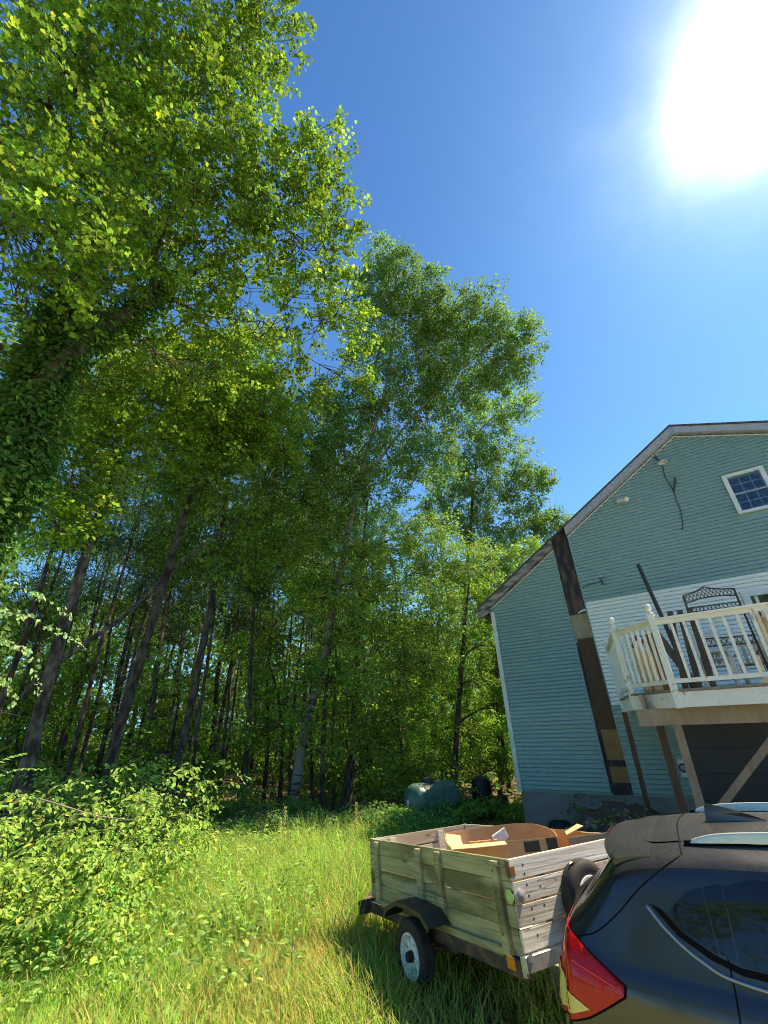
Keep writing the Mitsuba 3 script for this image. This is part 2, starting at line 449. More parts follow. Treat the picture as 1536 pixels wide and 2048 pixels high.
OV = 0.16
EL = (-0.36, 5.33 - 0.36 * (APEX[1] - 5.33) / APEX[0])
ER = (12.75, float(wall_top(12.75)))
roof = part(house, 'roof', join([slope_slab(EL[0], EL[1], APEX[0], APEX[1], -OV - 0.03, DEPTH + 0.2, 0.235, 0.275),
                                 slope_slab(APEX[0], APEX[1], ER[0], ER[1], -OV - 0.03, DEPTH + 0.2, 0.235, 0.275)]), 'shingle', HM)
part(house, 'roof_deck', join([slope_slab(EL[0], EL[1], APEX[0], APEX[1], 0.0, DEPTH + 0.1, 0.03, 0.232),
                               slope_slab(APEX[0], APEX[1], ER[0], ER[1], 0.0, DEPTH + 0.1, 0.03, 0.232)]), 'rake_worn', HM)


def on_slope(x):
    return float(wall_top(np.array(x)))


def rake_piece(xa, xb, m_, lb=None, drop=0.0):
    k = part(house, 'rake_board', slope_slab(xa, on_slope(xa), xb, on_slope(xb), -OV, -OV + 0.022, 0.045 + drop, 0.232), m_, HM, label=lb)
    part(house, 'soffit', slope_slab(xa, on_slope(xa), xb, on_slope(xb), -OV + 0.024, 0.02, 0.03, 0.05), m_, HM)
    part(house, 'soffit_trim', slope_slab(xa, on_slope(xa), xb, on_slope(xb), -0.028, -0.003, -0.03, -0.004), 'trim_white', HM)


rake_piece(EL[0], STRIP0, 'rake_worn', 'grey weathered rake board by the eave')
rake_piece(STRIP1 + 0.0, APEX[0] - 0.003, 'rake_metal')
rake_piece(APEX[0] + 0.003, ER[0], 'rake_metal')
part(house, 'rake_joint', prism([(APEX[0] - 0.06, APEX[1] - 0.02), (APEX[0] + 0.06, APEX[1] - 0.01), (APEX[0] + 0.06, APEX[1] + 0.23), (APEX[0], APEX[1] + 0.262), (APEX[0] - 0.06, APEX[1] + 0.22)], -OV - 0.006, -OV - 0.001), 'grey_metal', HM)
part(house, 'rake_board', slope_slab(STRIP0 + 0.004, on_slope(STRIP0), STRIP1 - 0.004, on_slope(STRIP1), -0.012, 0.02, -0.02, 0.23), 'tar_board', HM, label='bare dark rake end above the stripped bay')
part(house, 'gutter', tube([(EL[0] - 0.05, -OV, EL[1] + 0.17), (EL[0] - 0.05, DEPTH, EL[1] + 0.17)], 0.06, 8), 'rake_worn', HM, smooth=40)
part(house, 'eave_return', prism([(-0.40, 5.05), (0.0, 5.22), (0.0, 5.34), (-0.36, 5.22)], -OV + 0.03, -0.03), 'rake_worn', HM)

# upstairs window
win = part(house, 'window', box(6.80, 6.90, -0.045, 0.0, 6.53, 7.66, 0.004), 'trim_white', HM)
for b in (box(7.56, 7.66, -0.045, 0.0, 6.53, 7.66, 0.004), box(6.902, 7.558, -0.043, 0.0, 7.57, 7.66, 0.004), box(6.902, 7.558, -0.05, 0.0, 6.53, 6.61, 0.004)):
    part(win, 'frame', b, 'trim_white', HM)
part(win, 'meeting_rail', box(6.902, 7.558, -0.03, 0.0, 7.05, 7.095), 'grey_metal', HM)
part(win, 'pane', (np.array([(6.9, -0.012, 6.61), (7.56, -0.012, 6.61), (7.56, -0.012, 7.57), (6.9, -0.012, 7.57)]), np.array([[0, 1, 2, 3]])), 'pane', HM)
for z0, z1 in ((6.615, 7.045), (7.1, 7.565)):
    for k in (1, 2):
        x = 6.9 + 0.66 * k / 3
        part(win, 'muntin', box(x - 0.006, x + 0.006, -0.009, -0.003, z0, z1), 'muntin_grey', HM)
    part(win, 'muntin', box(6.903, 7.557, -0.0095, -0.0035, (z0 + z1) / 2 - 0.006, (z0 + z1) / 2 + 0.006), 'muntin_grey', HM)

# sliding door on the deck and garage opening below
door = part(house, 'door', box(6.18, 6.33, -0.04, 0.0, 2.5, 4.66, 0.005), 'trim_white', HM)
for b in (box(8.1, 8.24, -0.04, 0.0, 2.5, 4.66, 0.005), box(6.332, 8.098, -0.038, 0.0, 4.53, 4.66, 0.005), box(6.40, 6.46, -0.02, 0.02, 2.55, 4.52), box(7.18, 7.26, -0.022, 0.02, 2.55, 4.52)):
    part(door, 'frame', b, 'trim_white', HM)
part(door, 'pane', (np.array([(6.33, 0.005, 2.55), (8.1, 0.005, 2.55), (8.1, 0.005, 4.53), (6.33, 0.005, 4.53)]), np.array([[0, 1, 2, 3]])), 'pane', HM)
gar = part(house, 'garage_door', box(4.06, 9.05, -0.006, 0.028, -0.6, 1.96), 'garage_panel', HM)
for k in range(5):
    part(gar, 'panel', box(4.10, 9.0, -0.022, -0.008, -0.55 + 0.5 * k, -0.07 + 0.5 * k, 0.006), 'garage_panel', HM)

# fittings on the gable wall
fl = thing('floodlight', 'small cream twin floodlight high on the teal gable left of the window', 'light')
part(fl, 'plate', placed(lathe([(0, 0), (0.06, 0), (0.06, 0.03), (0, 0.035)], 14), frame(hw(4.49, 0.02, 7.74), HX, (0, 0, 1), -HD)), 'lamp_cream', smooth=40)
for dx in (-0.09, 0.08):
    ax_ = unit(-HD * 0.8 + HX * dx * 6 + np.array([0, 0, -0.5]))
    sx_ = unit(np.cross(ax_, (0, 0, 1)))
    part(fl, 'lamp_head', placed(lathe([(0, -0.02), (0.03, -0.015), (0.04, 0.03), (0.066, 0.09), (0.07, 0.12), (0.055, 0.125), (0, 0.11)], 16), frame(hw(4.49 + dx * 0.55, 0.07, 7.74), sx_, np.cross(ax_, sx_), ax_)), 'lamp_cream', smooth=40)
yl = thing('yard_lamp', 'dome yard lamp with a white rim under the gable peak', 'light')
part(yl, 'arm', join([tube(smooth_path([hw(5.58, 0.02, 8.80), hw(5.66, 0.10, 8.62), hw(5.70, 0.2, 8.50)], 5), 0.014, 7)]), 'cable', smooth=True)
part(yl, 'shade', placed(lathe([(0.0, 0.06), (0.05, 0.055), (0.10, 0.02), (0.125, -0.02), (0.115, -0.022), (0.09, 0.01), (0, 0.04)], 20), frame(hw(5.72, 0.22, 8.46), HX, HD, (0, 0, 1))), 'white_plastic', smooth=50)
cb = put('service_cable', tube(smooth_path([hw(5.62, 0.03, 8.88), hw(5.70, 0.03, 8.42), hw(5.66, 0.03, 8.10), hw(5.72, 0.03, 7.62), hw(5.70, 0.03, 7.30), hw(5.70, 0.025, 7.0), hw(5.63, 0.025, 6.62), hw(5.58, 0.025, 6.46)], 6), 0.011, 6), 'cable', smooth=True)
labels[cb] = {'label': 'thin dark cable running down the teal gable wall below the yard lamp', 'category': 'cable'}
br_ = thing('cable_bracket', 'short dark insulator bracket holding the cable on the gable', 'bracket')
part(br_, 'arm', beam(hw(5.72, 0.02, 7.60), hw(5.84, 0.12, 7.86), 0.035, 0.035), 'cable')
part(br_, 'insulator', rod(hw(5.80, 0.08, 7.76), hw(5.86, 0.13, 7.93), 0.03, 8), 'cable', smooth=40)
ha = thing('clothesline_arm', 'grey arm with a small pulley head on the teal wall beside the stripped bay', 'bracket')
part(ha, 'arm', rod(hw(2.82, 0.03, 5.47), hw(3.36, 0.10, 5.53), 0.011, 6), 'cable', smooth=40)
part(ha, 'head', join([beam(hw(3.36, 0.10, 5.42), hw(3.36, 0.10, 5.62), 0.03, 0.03), rod(hw(3.30, 0.1, 5.60), hw(3.50, 0.1, 5.58), 0.008, 6), rod(hw(3.34, 0.1, 5.46), hw(3.5, 0.1, 5.40), 0.008, 6)]), 'cable')
mt = thing('electric_meter', 'round glass electric meter on a pale plate under the deck', 'meter')
part(mt, 'plate', box(3.84, 4.02, -0.09, -0.018, 0.86, 1.22, 0.02), 'lamp_cream', HM, smooth=30)
MF = frame(hw(3.93, 0.09, 1.05), HX, (0, 0, 1), -HD)
part(mt, 'ring', placed(lathe([(0.065, 0), (0.09, 0.0), (0.09, 0.03), (0.068, 0.035)], 24), MF), 'black_plastic', smooth=40)
part(mt, 'cover', placed(lathe([(0.066, 0.0), (0.066, 0.05), (0.05, 0.08), (0, 0.09)], 24), MF), 'grey_metal', smooth=40)

# ------------------------------------------------------------------ deck
deck = thing('deck', 'white railed wooden deck on posts in front of the gable wall', 'deck')
DZ, RB, RT_ = 2.48, 2.225, 3.56
PB, PA, PC, PW, PE = (4.42, 4.6), (3.75, 3.93), (3.22, 1.3), (3.2, 0.04), (8.9, 4.6)
d3 = lambda p, z: hw(p[0], p[1], z)


def run(pa, pb, za, w, h, out=0.0):
    a, b = d3(pa, za), d3(pb, za)
    return beam(a, b, w, h)


# floor boards run along the wall, ends cut to the deck's outline
nb = 0
for k in range(33):
    o0 = 0.04 + k * 0.1385
    o1 = min(o0 + 0.132, 4.57)
    mid = (o0 + o1) / 2
    if mid > PA[1]:
        xs = PA[0] + (mid - PA[1])
    elif mid > PC[1]:
        xs = PC[0] + (mid - PC[1]) * (PA[0] - PC[0]) / (PA[1] - PC[1])
    else:
        xs = PW[0]
    part(deck, 'floor_board', box(xs + 0.03, 8.9, -o1, -o0, DZ - 0.036, DZ), 'deck_floor', HM)
for pa, pb in ((PB, PE), (PA, PB), (PC, PA), (PW, PC)):
    part(deck, 'rim_board', run(pa, pb, (RB + DZ - 0.04) / 2, 0.04, DZ - 0.04 - RB), 'deck_paint')
    a, b = d3(pa, DZ - 0.018), d3(pb, DZ - 0.018)
    part(deck, 'nosing', beam(a, b, 0.10, 0.034), 'deck_floor')
for k in range(9):
    s_ = 3.9 + 0.6 * k
    part(deck, 'joist', box(s_, s_ + 0.04, -4.5, -0.04, RB + 0.01, DZ - 0.038), 'beam_wood', HM)
for off in (4.27, 4.315):
    part(deck, 'beam', box(3.78, 8.9, -off - 0.02, -off + 0.02, 1.985, RB), 'beam_wood', HM)
for (s_, off, zt), m_, w in (((3.20, 1.28, RB), 'brown_post', 0.09), ((3.99, 3.4, RB), 'brown_post', 0.11), ((4.29, 4.235, 1.985), 'treated_wood', 0.11), ((6.8, 4.29, 1.985), 'treated_wood', 0.11), ((8.6, 4.29, 1.985), 'treated_wood', 0.11)):
    q_ = hw(s_, off, 0)
    part(deck, 'support_post', beam(hw(s_ - 0.05, off, float(ground_z(q_[0], q_[1])) - 0.1), hw(s_, off, zt), w, w, up=HX), m_)
part(deck, 'brace', beam(hw(4.35, 4.22, 0.78), hw(5.75, 4.22, 2.12), 0.045, 0.09), 'treated_wood')
part(deck, 'brace', beam(hw(5.30, 4.18, 1.66), hw(5.62, 4.18, 1.50), 0.03, 0.05), 'treated_wood')
FIN = [(0.0, 0.0), (0.055, 0.0), (0.058, 0.012), (0.028, 0.03), (0.026, 0.045), (0.045, 0.065), (0.056, 0.095), (0.052, 0.13), (0.034, 0.155), (0.0, 0.165)]


def newel(p, lean=0.0):
    k = part(deck, 'railing_post', beam(d3(p, RB - 0.01), d3(p, RT_ + 0.06), 0.10, 0.10, up=HX, bevel=0.006), 'deck_paint')
    part(k, 'cap', join([placed(box(-0.068, 0.068, -0.068, 0.068, 0, 0.022, 0.004), frame(d3(p, RT_ + 0.061), HX, HD, (0, 0, 1)))]), 'deck_paint')
    part(k, 'finial', placed(lathe(FIN, 18), frame(d3(p, RT_ + 0.083), HX, HD, (0, 0, 1))), 'deck_paint', smooth=45)


def railing(pa, pb, n, first, step):
    pa, pb = np.array(pa), np.array(pb)
    e = unit(pb - pa)
    a, b = pa + e * 0.052, pb - e * 0.052
    part(deck, 'top_rail', beam(d3(a, RT_ - 0.02), d3(b, RT_ - 0.02), 0.125, 0.036, bevel=0.004), 'deck_paint')
    part(deck, 'upper_rail', beam(d3(a, RT_ - 0.072), d3(b, RT_ - 0.072), 0.036, 0.066), 'deck_paint')
    part(deck, 'lower_rail', beam(d3(a, 2.595), d3(b, 2.595), 0.04, 0.062), 'deck_paint')
    for k in range(n):
        p = pa + e * (first + step * k)
        part(deck, 'baluster', beam(d3(p, 2.628), d3(p, RT_ - 0.107), 0.042, 0.042, up=HX), 'deck_paint')


for p in (PB, PA, PC, (8.85, 4.6)):
    newel(p)
railing(PB, (8.85, 4.6), 25, 0.25, 0.172)
railing(PA, PB, 6, 0.15, 0.13)
railing(PC, PA, 15, 0.17, 0.165)

# ---- things on the deck
pole = put('metal_pole', tube([hw(4.66, 4.16, 2.49), hw(4.57, 4.17, 3.63), hw(4.475, 4.18, 4.62)], [0.034, 0.034, 0.034], 14), 'black_iron', smooth=40)
labels[pole] = {'label': 'dark round pole leaning upright behind the front corner post of the deck', 'category': 'pole'}
for i, (sb, st, lab) in enumerate(((4.57, 4.71, 'leftmost'), (4.75, 4.845, 'middle'), (4.93, 4.98, 'rightmost'))):
    k = put('dark_board', beam(hw(sb, 4.42, 2.485), hw(st, 4.50, 3.66), 0.085, 0.03, up=-HD), 'frame_black')
    labels[k] = {'label': '%s of three upright black boards leaning inside the deck railing' % lab, 'category': 'board'}
k = put('slanted_board', beam(hw(4.72, 4.36, 2.49), hw(4.40, 4.36, 3.42), 0.11, 0.028, up=-HD), 'frame_black')
labels[k] = {'label': 'black board leaning askew behind the white corner post of the deck', 'category': 'board'}


def lattice(poly, cell, w, t):
    """Crossed strips clipped to a polygon in (s, z)."""
    from shapely.geometry import Polygon, LineString
    pg = Polygon(poly)
    x0, z0, x1, z1 = pg.bounds
    ms = []
    for sl in (1, -1):
        c = -3.0
        while c < 6:
            ln = LineString([(x0 - 1, (z0 if sl > 0 else z1) + sl * 1.7 * (-1 - c)), (x1 + 1, (z0 if sl > 0 else z1) + sl * 1.7 * (x1 - x0 + 1 - c))])
            cut = ln.intersection(pg)
            for g in getattr(cut, 'geoms', [cut]):
                if g.length > 0.01:
                    (a, za), (b, zb) = g.coords[0], g.coords[-1]
                    ms.append(beam((a, t * sl * 0.3, za), (b, t * sl * 0.3, zb), t, w, up=(0, 1, 0)))
            c += cell
    return join(ms)


bench = thing('lattice_bench', 'black iron garden bench with lattice bands and a peaked back on the deck', 'bench')
BM = frame(hw(0, 3.9, 0), HX, HD, (0, 0, 1))
top_l = [(4.98, 4.00), (5.06, 4.01), (5.14, 4.025), (5.22, 4.05), (5.31, 4.09), (5.38, 4.055), (5.46, 4.025), (5.56, 4.00), (5.70, 3.985)]
bot_l = [(5.70, 3.87), (5.62, 3.875), (5.52, 3.90), (5.42, 3.91), (5.30, 3.91), (5.18, 3.90), (5.08, 3.875), (4.98, 3.86)]
part(bench, 'back_lattice', lattice(top_l + bot_l, 0.055, 0.010, 0.010), 'black_iron', BM)
part(bench, 'back_lattice', lattice([(4.98, 3.70), (5.70, 3.68), (5.70, 3.76), (4.98, 3.775)], 0.055, 0.010, 0.010), 'black_iron', BM)
part(bench, 'seat_lattice', lattice([(4.93, 3.12), (5.70, 3.10), (5.70, 3.22), (4.93, 3.245)], 0.07, 0.012, 0.012), 'black_iron', BM)
T3 = lambda L: [(x, 0.0, zz) for x, zz in L]
part(bench, 'back_frame', join([tube(T3(top_l), 0.012, 6), tube(T3(bot_l), 0.010, 6), rod((4.98, 0, 3.70), (5.70, 0, 3.68), 0.010, 6), rod((4.98, 0, 3.775), (5.70, 0, 3.76), 0.010, 6)]), 'black_iron', BM)
part(bench, 'seat_frame', join([rod((4.93, 0, 3.245), (5.72, 0, 3.22), 0.011, 6), rod((4.93, 0, 3.12), (5.72, 0, 3.10), 0.011, 6), rod((4.93, 0, 3.0), (4.93, 0.45, 3.0), 0.011, 6), rod((5.70, 0, 3.0), (5.70, 0.45, 3.0), 0.011, 6)]), 'black_iron', BM)
for a, b in (((4.98, 0, 4.0), (4.93, 0.0, 2.49)), ((5.70, 0, 3.985), (5.70, 0.0, 2.49)), ((4.93, 0.45, 3.0), (4.92, 0.46, 2.49)), ((5.70, 0.45, 3.0), (5.71, 0.46, 2.49))):
    part(bench, 'leg', rod(a, b, 0.016, 7), 'black_iron', BM, smooth=40)

# white resin chairs stacked low, and a folded one beside them
for i, (sx, off, zz, lab, m_) in enumerate(((5.08, 3.2, 2.485, 'bottom white resin chair of the stack behind the balusters', 'white_plastic'), (5.10, 3.19, 2.60, 'middle white resin chair of the stack behind the balusters', 'white_plastic'),
                                            (5.12, 3.18, 2.715, 'topmost white resin chair of the stack behind the balusters', 'white_plastic'), (5.68, 3.0, 2.485, 'cream resin chair standing right of the white stack on the deck', 'beige_cloth'))):
    ch = thing('resin_chair', lab, 'chair')
    CM = frame(hw(sx, off, zz), HX, HD, (0, 0, 1))
    part(ch, 'seat', box(-0.24, 0.24, -0.22, 0.22, 0.36, 0.385, 0.008), m_, CM)
    for q in range(5):
        part(ch, 'back_slat', box(-0.21 + 0.09 * q, -0.155 + 0.09 * q, 0.2, 0.225, 0.40, 0.72 if i in (2, 3) else 0.60, 0.006), m_, CM)
    part(ch, 'back_rail', box(-0.23, 0.23, 0.195, 0.23, 0.722 if i in (2, 3) else 0.602, 0.79 if i in (2, 3) else 0.67, 0.008), m_, CM)
    for px, py in ((-0.21, -0.2), (0.21, -0.2), (-0.21, 0.2), (0.21, 0.2)):
        part(ch, 'leg', beam((px * 1.08, py * 1.08, 0.0), (px, py, 0.358), 0.04, 0.04, up=(1, 0, 0)), m_, CM)
    for px in (-0.25, 0.25):
        part(ch, 'arm', box(px - 0.025, px + 0.025, -0.2, 0.195, 0.52, 0.545, 0.008), m_, CM)
um = thing('umbrella_base', 'cream flared umbrella base standing on the deck floor', 'umbrella base')
part(um, 'foot', placed(lathe([(0.0, 0), (0.17, 0), (0.165, 0.025), (0.07, 0.06), (0.035, 0.12), (0.03, 0.16), (0, 0.16)], 22), frame(hw(5.62, 4.1, 2.483), HX, HD, (0, 0, 1))), 'beige_cloth', smooth=40)
part(um, 'tube', rod(hw(5.62, 4.1, 2.64), hw(5.62, 4.1, 2.9), 0.024, 10), 'beige_cloth', smooth=40)
# foam cushions standing on end at the chamfered corner, with a printed bag on top
for i, (s0, s1, o0, z1, lab) in enumerate(((3.93, 4.06, 3.70, 3.22, 'yellow foam cushion standing on end at the left corner of the deck'), (4.075, 4.22, 3.66, 3.18, 'right one of the two yellow foam cushions standing at the deck corner'))):
    k = put('foam_cushion', placed(box(s0, s1, -o0 - 0.05, -o0 + 0.28, 2.485, z1, 0.035), HM), 'yellow_foam', smooth=35)
    labels[k] = {'label': lab if i else 'left one of the two yellow foam cushions standing at the deck corner', 'category': 'cushion'}
b_ = np.array([(np.cos(a) * np.cos(e) * (0.15 + 0.02 * np.sin(5 * a)), np.sin(a) * np.cos(e) * 0.10, np.sin(e) * 0.13 + 0.025 * np.sin(3 * a) * np.cos(e)) for e in np.linspace(-1.5, 1.5, 11) for a in np.linspace(0, 2 * np.pi, 20, endpoint=False)])
i, j = np.meshgrid(np.arange(10), np.arange(20), indexing='ij')
bag = trimesh.Trimesh(b_, np.vstack([np.stack([i * 20 + j, i * 20 + (j + 1) % 20, (i + 1) * 20 + (j + 1) % 20], -1).reshape(-1, 3), np.stack([i * 20 + j, (i + 1) * 20 + (j + 1) % 20, (i + 1) * 20 + j], -1).reshape(-1, 3)]), process=False)
mat('printed_bag', lambda p, n, uv: mix((0.66, 0.64, 0.68), (0.10, 0.05, 0.16), sst(0.60, 0.66, fb(p.x * 14, p.y * 14, p.z * 14, 2))), 0.5, 0.4)
k = put('plastic_bag', placed(bag, frame(hw(4.05, 3.62, 3.35), HX, HD, (0, 0, 1))), 'printed_bag', smooth=True)
labels[k] = {'label': 'white plastic bag with purple blotches resting on the foam cushions', 'category': 'bag'}
k = put('brown_panel', beam(hw(4.30, 3.55, 2.49), hw(4.27, 3.50, 3.50), 0.16, 0.02, up=-HD), 'plywood_gold')
labels[k] = {'label': 'brown wooden panel upright beside the foam cushions', 'category': 'panel'}
wb = thing('deck_box', 'tan and brown crate with a pale edge on the deck by the glass door', 'crate')
part(wb, 'body', placed(box(5.86, 6.4, -4.05, -3.6, 2.485, 3.46, 0.01), HM), 'plywood_tan')
part(wb, 'edge_strip', placed(box(5.80, 5.858, -4.06, -4.0, 2.485, 3.53, 0.01), HM), 'beige_cloth')
part(wb, 'foot', placed(box(5.9, 6.35, -4.02, -3.63, 2.482, 2.4845), HM), 'frame_black')

# ------------------------------------------------------------------ dirt mound and rubbish at the foot of the wall
def mound(cx, cy, rx, ry, h, n=40, seed=3):
    u = np.linspace(0, 1, 14)
    a = np.linspace(0, 2 * np.pi, n, endpoint=False)
    U, Aa = np.meshgrid(u, a, indexing='ij')
    x, y = cx + rx * U * np.cos(Aa), cy + ry * U * np.sin(Aa)
    w = np.array([hw(xx, yy, 0) for xx, yy in zip(x.ravel(), y.ravel())])
    zz = ground_z(w[:, 0], w[:, 1]) + h * (1 - U.ravel() ** 2) ** 1.3 * (0.55 + 0.9 * nfbm(w * [3, 3, 0], 4, seed)) - 0.03
    w[:, 2] = zz
    i, j = np.meshgrid(np.arange(13), np.arange(n), indexing='ij')
    q = np.stack([i * n + j, (i + 1) * n + j, (i + 1) * n + (j + 1) % n, i * n + (j + 1) % n], -1).reshape(-1, 4)
    return (w, q)


k = put('dirt_mound', mound(2.75, 1.6, 1.75, 1.5, 0.82), 'mound_soil', smooth=True, kind='structure')


def rock(c, r, seed):
    g = np.random.default_rng(seed)
    m = trimesh.creation.icosphere(subdivisions=1, radius=1.0)
    v = np.array(m.vertices) * (1 + 0.22 * g.normal(size=(len(m.vertices), 1))) * r * np.array([1.2, 0.9, 0.6])
    a = g.uniform(0, 6.28)
    R = np.array([[math.cos(a), -math.sin(a), 0], [math.sin(a), math.cos(a), 0], [0, 0, 1]])
    return trimesh.Trimesh(v @ R.T + c, m.faces, process=False)


g_ = np.random.default_rng(5)


def mound_z(s, off):
    w = hw(s, off, 0)
    u2 = ((s - 2.75) / 1.75) ** 2 + ((off - 1.6) / 1.5) ** 2
    return float(ground_z(w[0], w[1])) + (0.82 * (1 - u2) ** 1.3 * (0.55 + 0.9 * float(nfbm(np.array([[w[0] * 3, w[1] * 3, 0]]), 4, 3)[0])) if u2 < 1 else 0.0)


stones = []
for q in range(170):
    s_, off = 2.6 + 1.35 * g_.normal(), abs(1.9 + 1.2 * g_.normal()) + 0.1
    w = hw(s_, off, 0)
    w[2] = mound_z(s_, off) + 0.01
    stones.append(rock(w, g_.uniform(0.02, 0.075), 100 + q))
k = put('rubble', join(stones), 'stone', kind='stuff')
labels[k].update({'label': 'grey stones and clods scattered over the dirt mound by the house', 'category': 'rubble'})


def litter(s, off, sz, seed):
    g = np.random.default_rng(seed)
    n = 7
    U, V = np.meshgrid(np.linspace(-1, 1, n), np.linspace(-1, 1, n), indexing='ij')
    w0 = hw(s, off, 0)
    x, y = w0[0] + sz * (U + 0.25 * g.normal(size=U.shape)), w0[1] + sz * 0.6 * (V + 0.25 * g.normal(size=U.shape))
    z = mound_z(s, off) + 0.04 + np.abs(g.normal(size=U.shape)) * sz * 0.35
    i, j = np.meshgrid(np.arange(n - 1), np.arange(n - 1), indexing='ij')
    return (np.stack([x, y, z], -1).reshape(-1, 3), np.stack([i * n + j, (i + 1) * n + j, (i + 1) * n + j + 1, i * n + j + 1], -1).reshape(-1, 4))


for s_, off, sz, lab in ((2.72, 0.55, 0.13, 'crumpled white plastic sheet on the dirt mound under the stripped bay'), (2.62, 0.35, 0.08, 'torn white scrap at the foot of the stripped bay'),
                         (1.05, 1.1, 0.10, 'white scrap beside the black bag by the foundation'), (1.6, 3.0, 0.14, 'pale rag on the lower slope of the dirt mound'), (2.2, 3.3, 0.12, 'greyish sheet scrap right of the pale rag on the ground')):
    k = put('litter_scrap', litter(s_, off, sz, int(s_ * 100)), 'paper_white', smooth=True)
    labels[k] = {'label': lab, 'category': 'litter'}
bg_ = placed(bag, frame(hw(1.15, 0.75, float(ground_z(*hw(1.15, 0.75, 0)[:2])) + 0.22) , HX * 1.9, HD * 2.2, (0, 0, 1.5)))
k = put('black_bag', bg_, 'black_plastic', smooth=True)
labels[k] = {'label': 'black rubbish bag lying by the concrete foundation', 'category': 'bag'}
k = put('scrap_lumber', join([placed(box(5.2, 5.95, -3.4, -3.25, 0.55, 0.72), HM)]), 'plywood_tan')
labels[k] = {'label': 'short tan timber under the deck behind the car roof', 'category': 'timber'}
k = put('cinder_stack', placed(box(5.1, 6.0, -3.6, -2.9, -0.8, 0.545), HM), 'concrete')
labels[k] = {'label': 'grey block pier carrying the short timber under the deck', 'category': 'block'}
# ------------------------------------------------------------------ trailer (local frame: x right, y towards the tongue, z up; origin rear left floor corner)
TM = frame((0.9476, 4.4753, 0.5174), (0.8756, 0.4829, -0.0117), (-0.4816, 0.8708, -0.0993), (-0.0378, 0.0926, 0.9950))
TW, TL, TH = 1.567, 2.70, 0.585
tw = lambda x, y, z: (TM @ np.array([x, y, z, 1.0]))[:3]


def plank_tex(c0, c1, dark, stain):
    def fn(p, n, uv):
        wob = 0.35 * ns(uv.x * 1.3, uv.y * 2.0)
        gr = fb(uv.x * 1.6, uv.y * 70.0 + 6.0 * wob, 0.3, 4)
        wv = fb(uv.x * 0.8, uv.y * 16.0 + 5.0 * wob, 5.1, 3)
        kn = mikit.voronoi(uv.x * 1.25, uv.y * 6.0)
        ring = kn[0]
        knot = sst(0.085, 0.04, ring) * (kn[2] > 0.68)
        c = mix(c0, c1, sst(0.25, 0.75, 0.5 * gr + 0.5 * wv))
        c = mix(c, dark, 0.62 * sst(0.58, 0.72, gr))
        c = mix(c, stain, 0.9 * sst(0.46, 0.70, fb(uv.x * 1.1 + 9, uv.y * 3.5, 2.0, 5)))
        crack = sst(0.02, 0.0, dr.abs(wv - 0.5)) * sst(0.5, 0.7, fb(uv.x * 2.0, uv.y * 3.0, 8.0, 2))
        return mix(c, dark, dr.maximum(0.8 * knot, 0.6 * crack))
    return fn


def plank_bump(p, n, uv):
    return fb(uv.x * 2.5, uv.y * 60.0, 0.3, 3)


for nm, c0, c1, dk, st in (('grey_plank', (0.44, 0.41, 0.345), (0.72, 0.685, 0.60), (0.13, 0.095, 0.065), (0.33, 0.295, 0.24)),
                           ('warm_plank', (0.36, 0.325, 0.26), (0.62, 0.58, 0.50), (0.09, 0.055, 0.035), (0.30, 0.24, 0.18)),
                           ('green_bounce_plank', (0.27, 0.25, 0.125), (0.49, 0.455, 0.25), (0.065, 0.055, 0.03), (0.13, 0.125, 0.055))):  # olive tone holds the green light bounced off the grass
    mat(nm, plank_tex(c0, c1, dk, st), 0.85, 0.2, bump=plank_bump, bump_scale=0.004)


def uv_of(m, axis, k):
    v = np.array(m.vertices)
    return np.stack([v[:, axis] + 3.7 * k, v[:, 2] + 0.21 * k + 0.6 * v[:, 1 - axis if axis < 2 else 0]], 1)


def plank(parent, name, m, axis, k, bsdf, label=None):
    key = numbered(parent + '__' + name)
    d = mikit.ply(m, bsdf, uv=uv_of(m, axis, k))
    d['to_world'] = T(TM.tolist())
    scene[key] = d
    if label:
        labels[key] = {'label': label}
    return key


trailer = thing('utility_trailer', 'weathered wooden utility trailer with plank sides parked on the grass', 'trailer')
rows = [(0.012, 0.142), (0.150, 0.288), (0.296, 0.434), (0.441, 0.585)]
jt = np.random.default_rng(8)
for k, (z0, z1) in enumerate(rows):
    j = jt.uniform(-0.003, 0.003, 8)
    plank(trailer, 'side_plank', box(0.0, 0.024, 0.03, TL, z0 + j[0], z1 + j[1], 0.003), 1, k, 'green_bounce_plank')
    plank(trailer, 'side_plank', box(TW - 0.024, TW, 0.03, TL, z0 + j[2], z1 + j[3], 0.003), 1, k + 5, 'warm_plank')
    plank(trailer, 'front_plank', box(0.028, TW - 0.028, TL - 0.026, TL - 0.002, z0 + j[4], z1 + j[5] - 0.004, 0.003), 0, k + 11, 'warm_plank')
    plank(trailer, 'tailgate_plank', box(0.002, TW - 0.002, 0.0, 0.026, z0 + j[6] + (0.004 if k else -0.0), z1 + j[7], 0.003), 0, k + 17, 'grey_plank')
for k in range(8):
    plank(trailer, 'floor_plank', box(0.03 + k * 0.189, 0.215 + k * 0.189, 0.03, TL - 0.03, -0.03, 0.0), 1, k + 23, 'grey_plank')
for y in (2.46, 1.45, 1.07, 0.17):
    plank(trailer, 'stake', box(-0.042, -0.002, y - 0.045, y + 0.045, -0.02 if y != 1.45 else 0.12, 0.565, 0.003), 1, y, 'green_bounce_plank')
for y in (2.46, 1.45, 1.07, 0.17):
    plank(trailer, 'stake', box(TW + 0.002, TW + 0.042, y - 0.045, y + 0.045, -0.02, 0.565, 0.003), 1, y + 4, 'warm_plank')
for x in (0.35, 1.2):
    plank(trailer, 'tailgate_batten', box(x - 0.04, x + 0.04, 0.028, 0.05, 0.02, 0.56), 0, x, 'warm_plank')
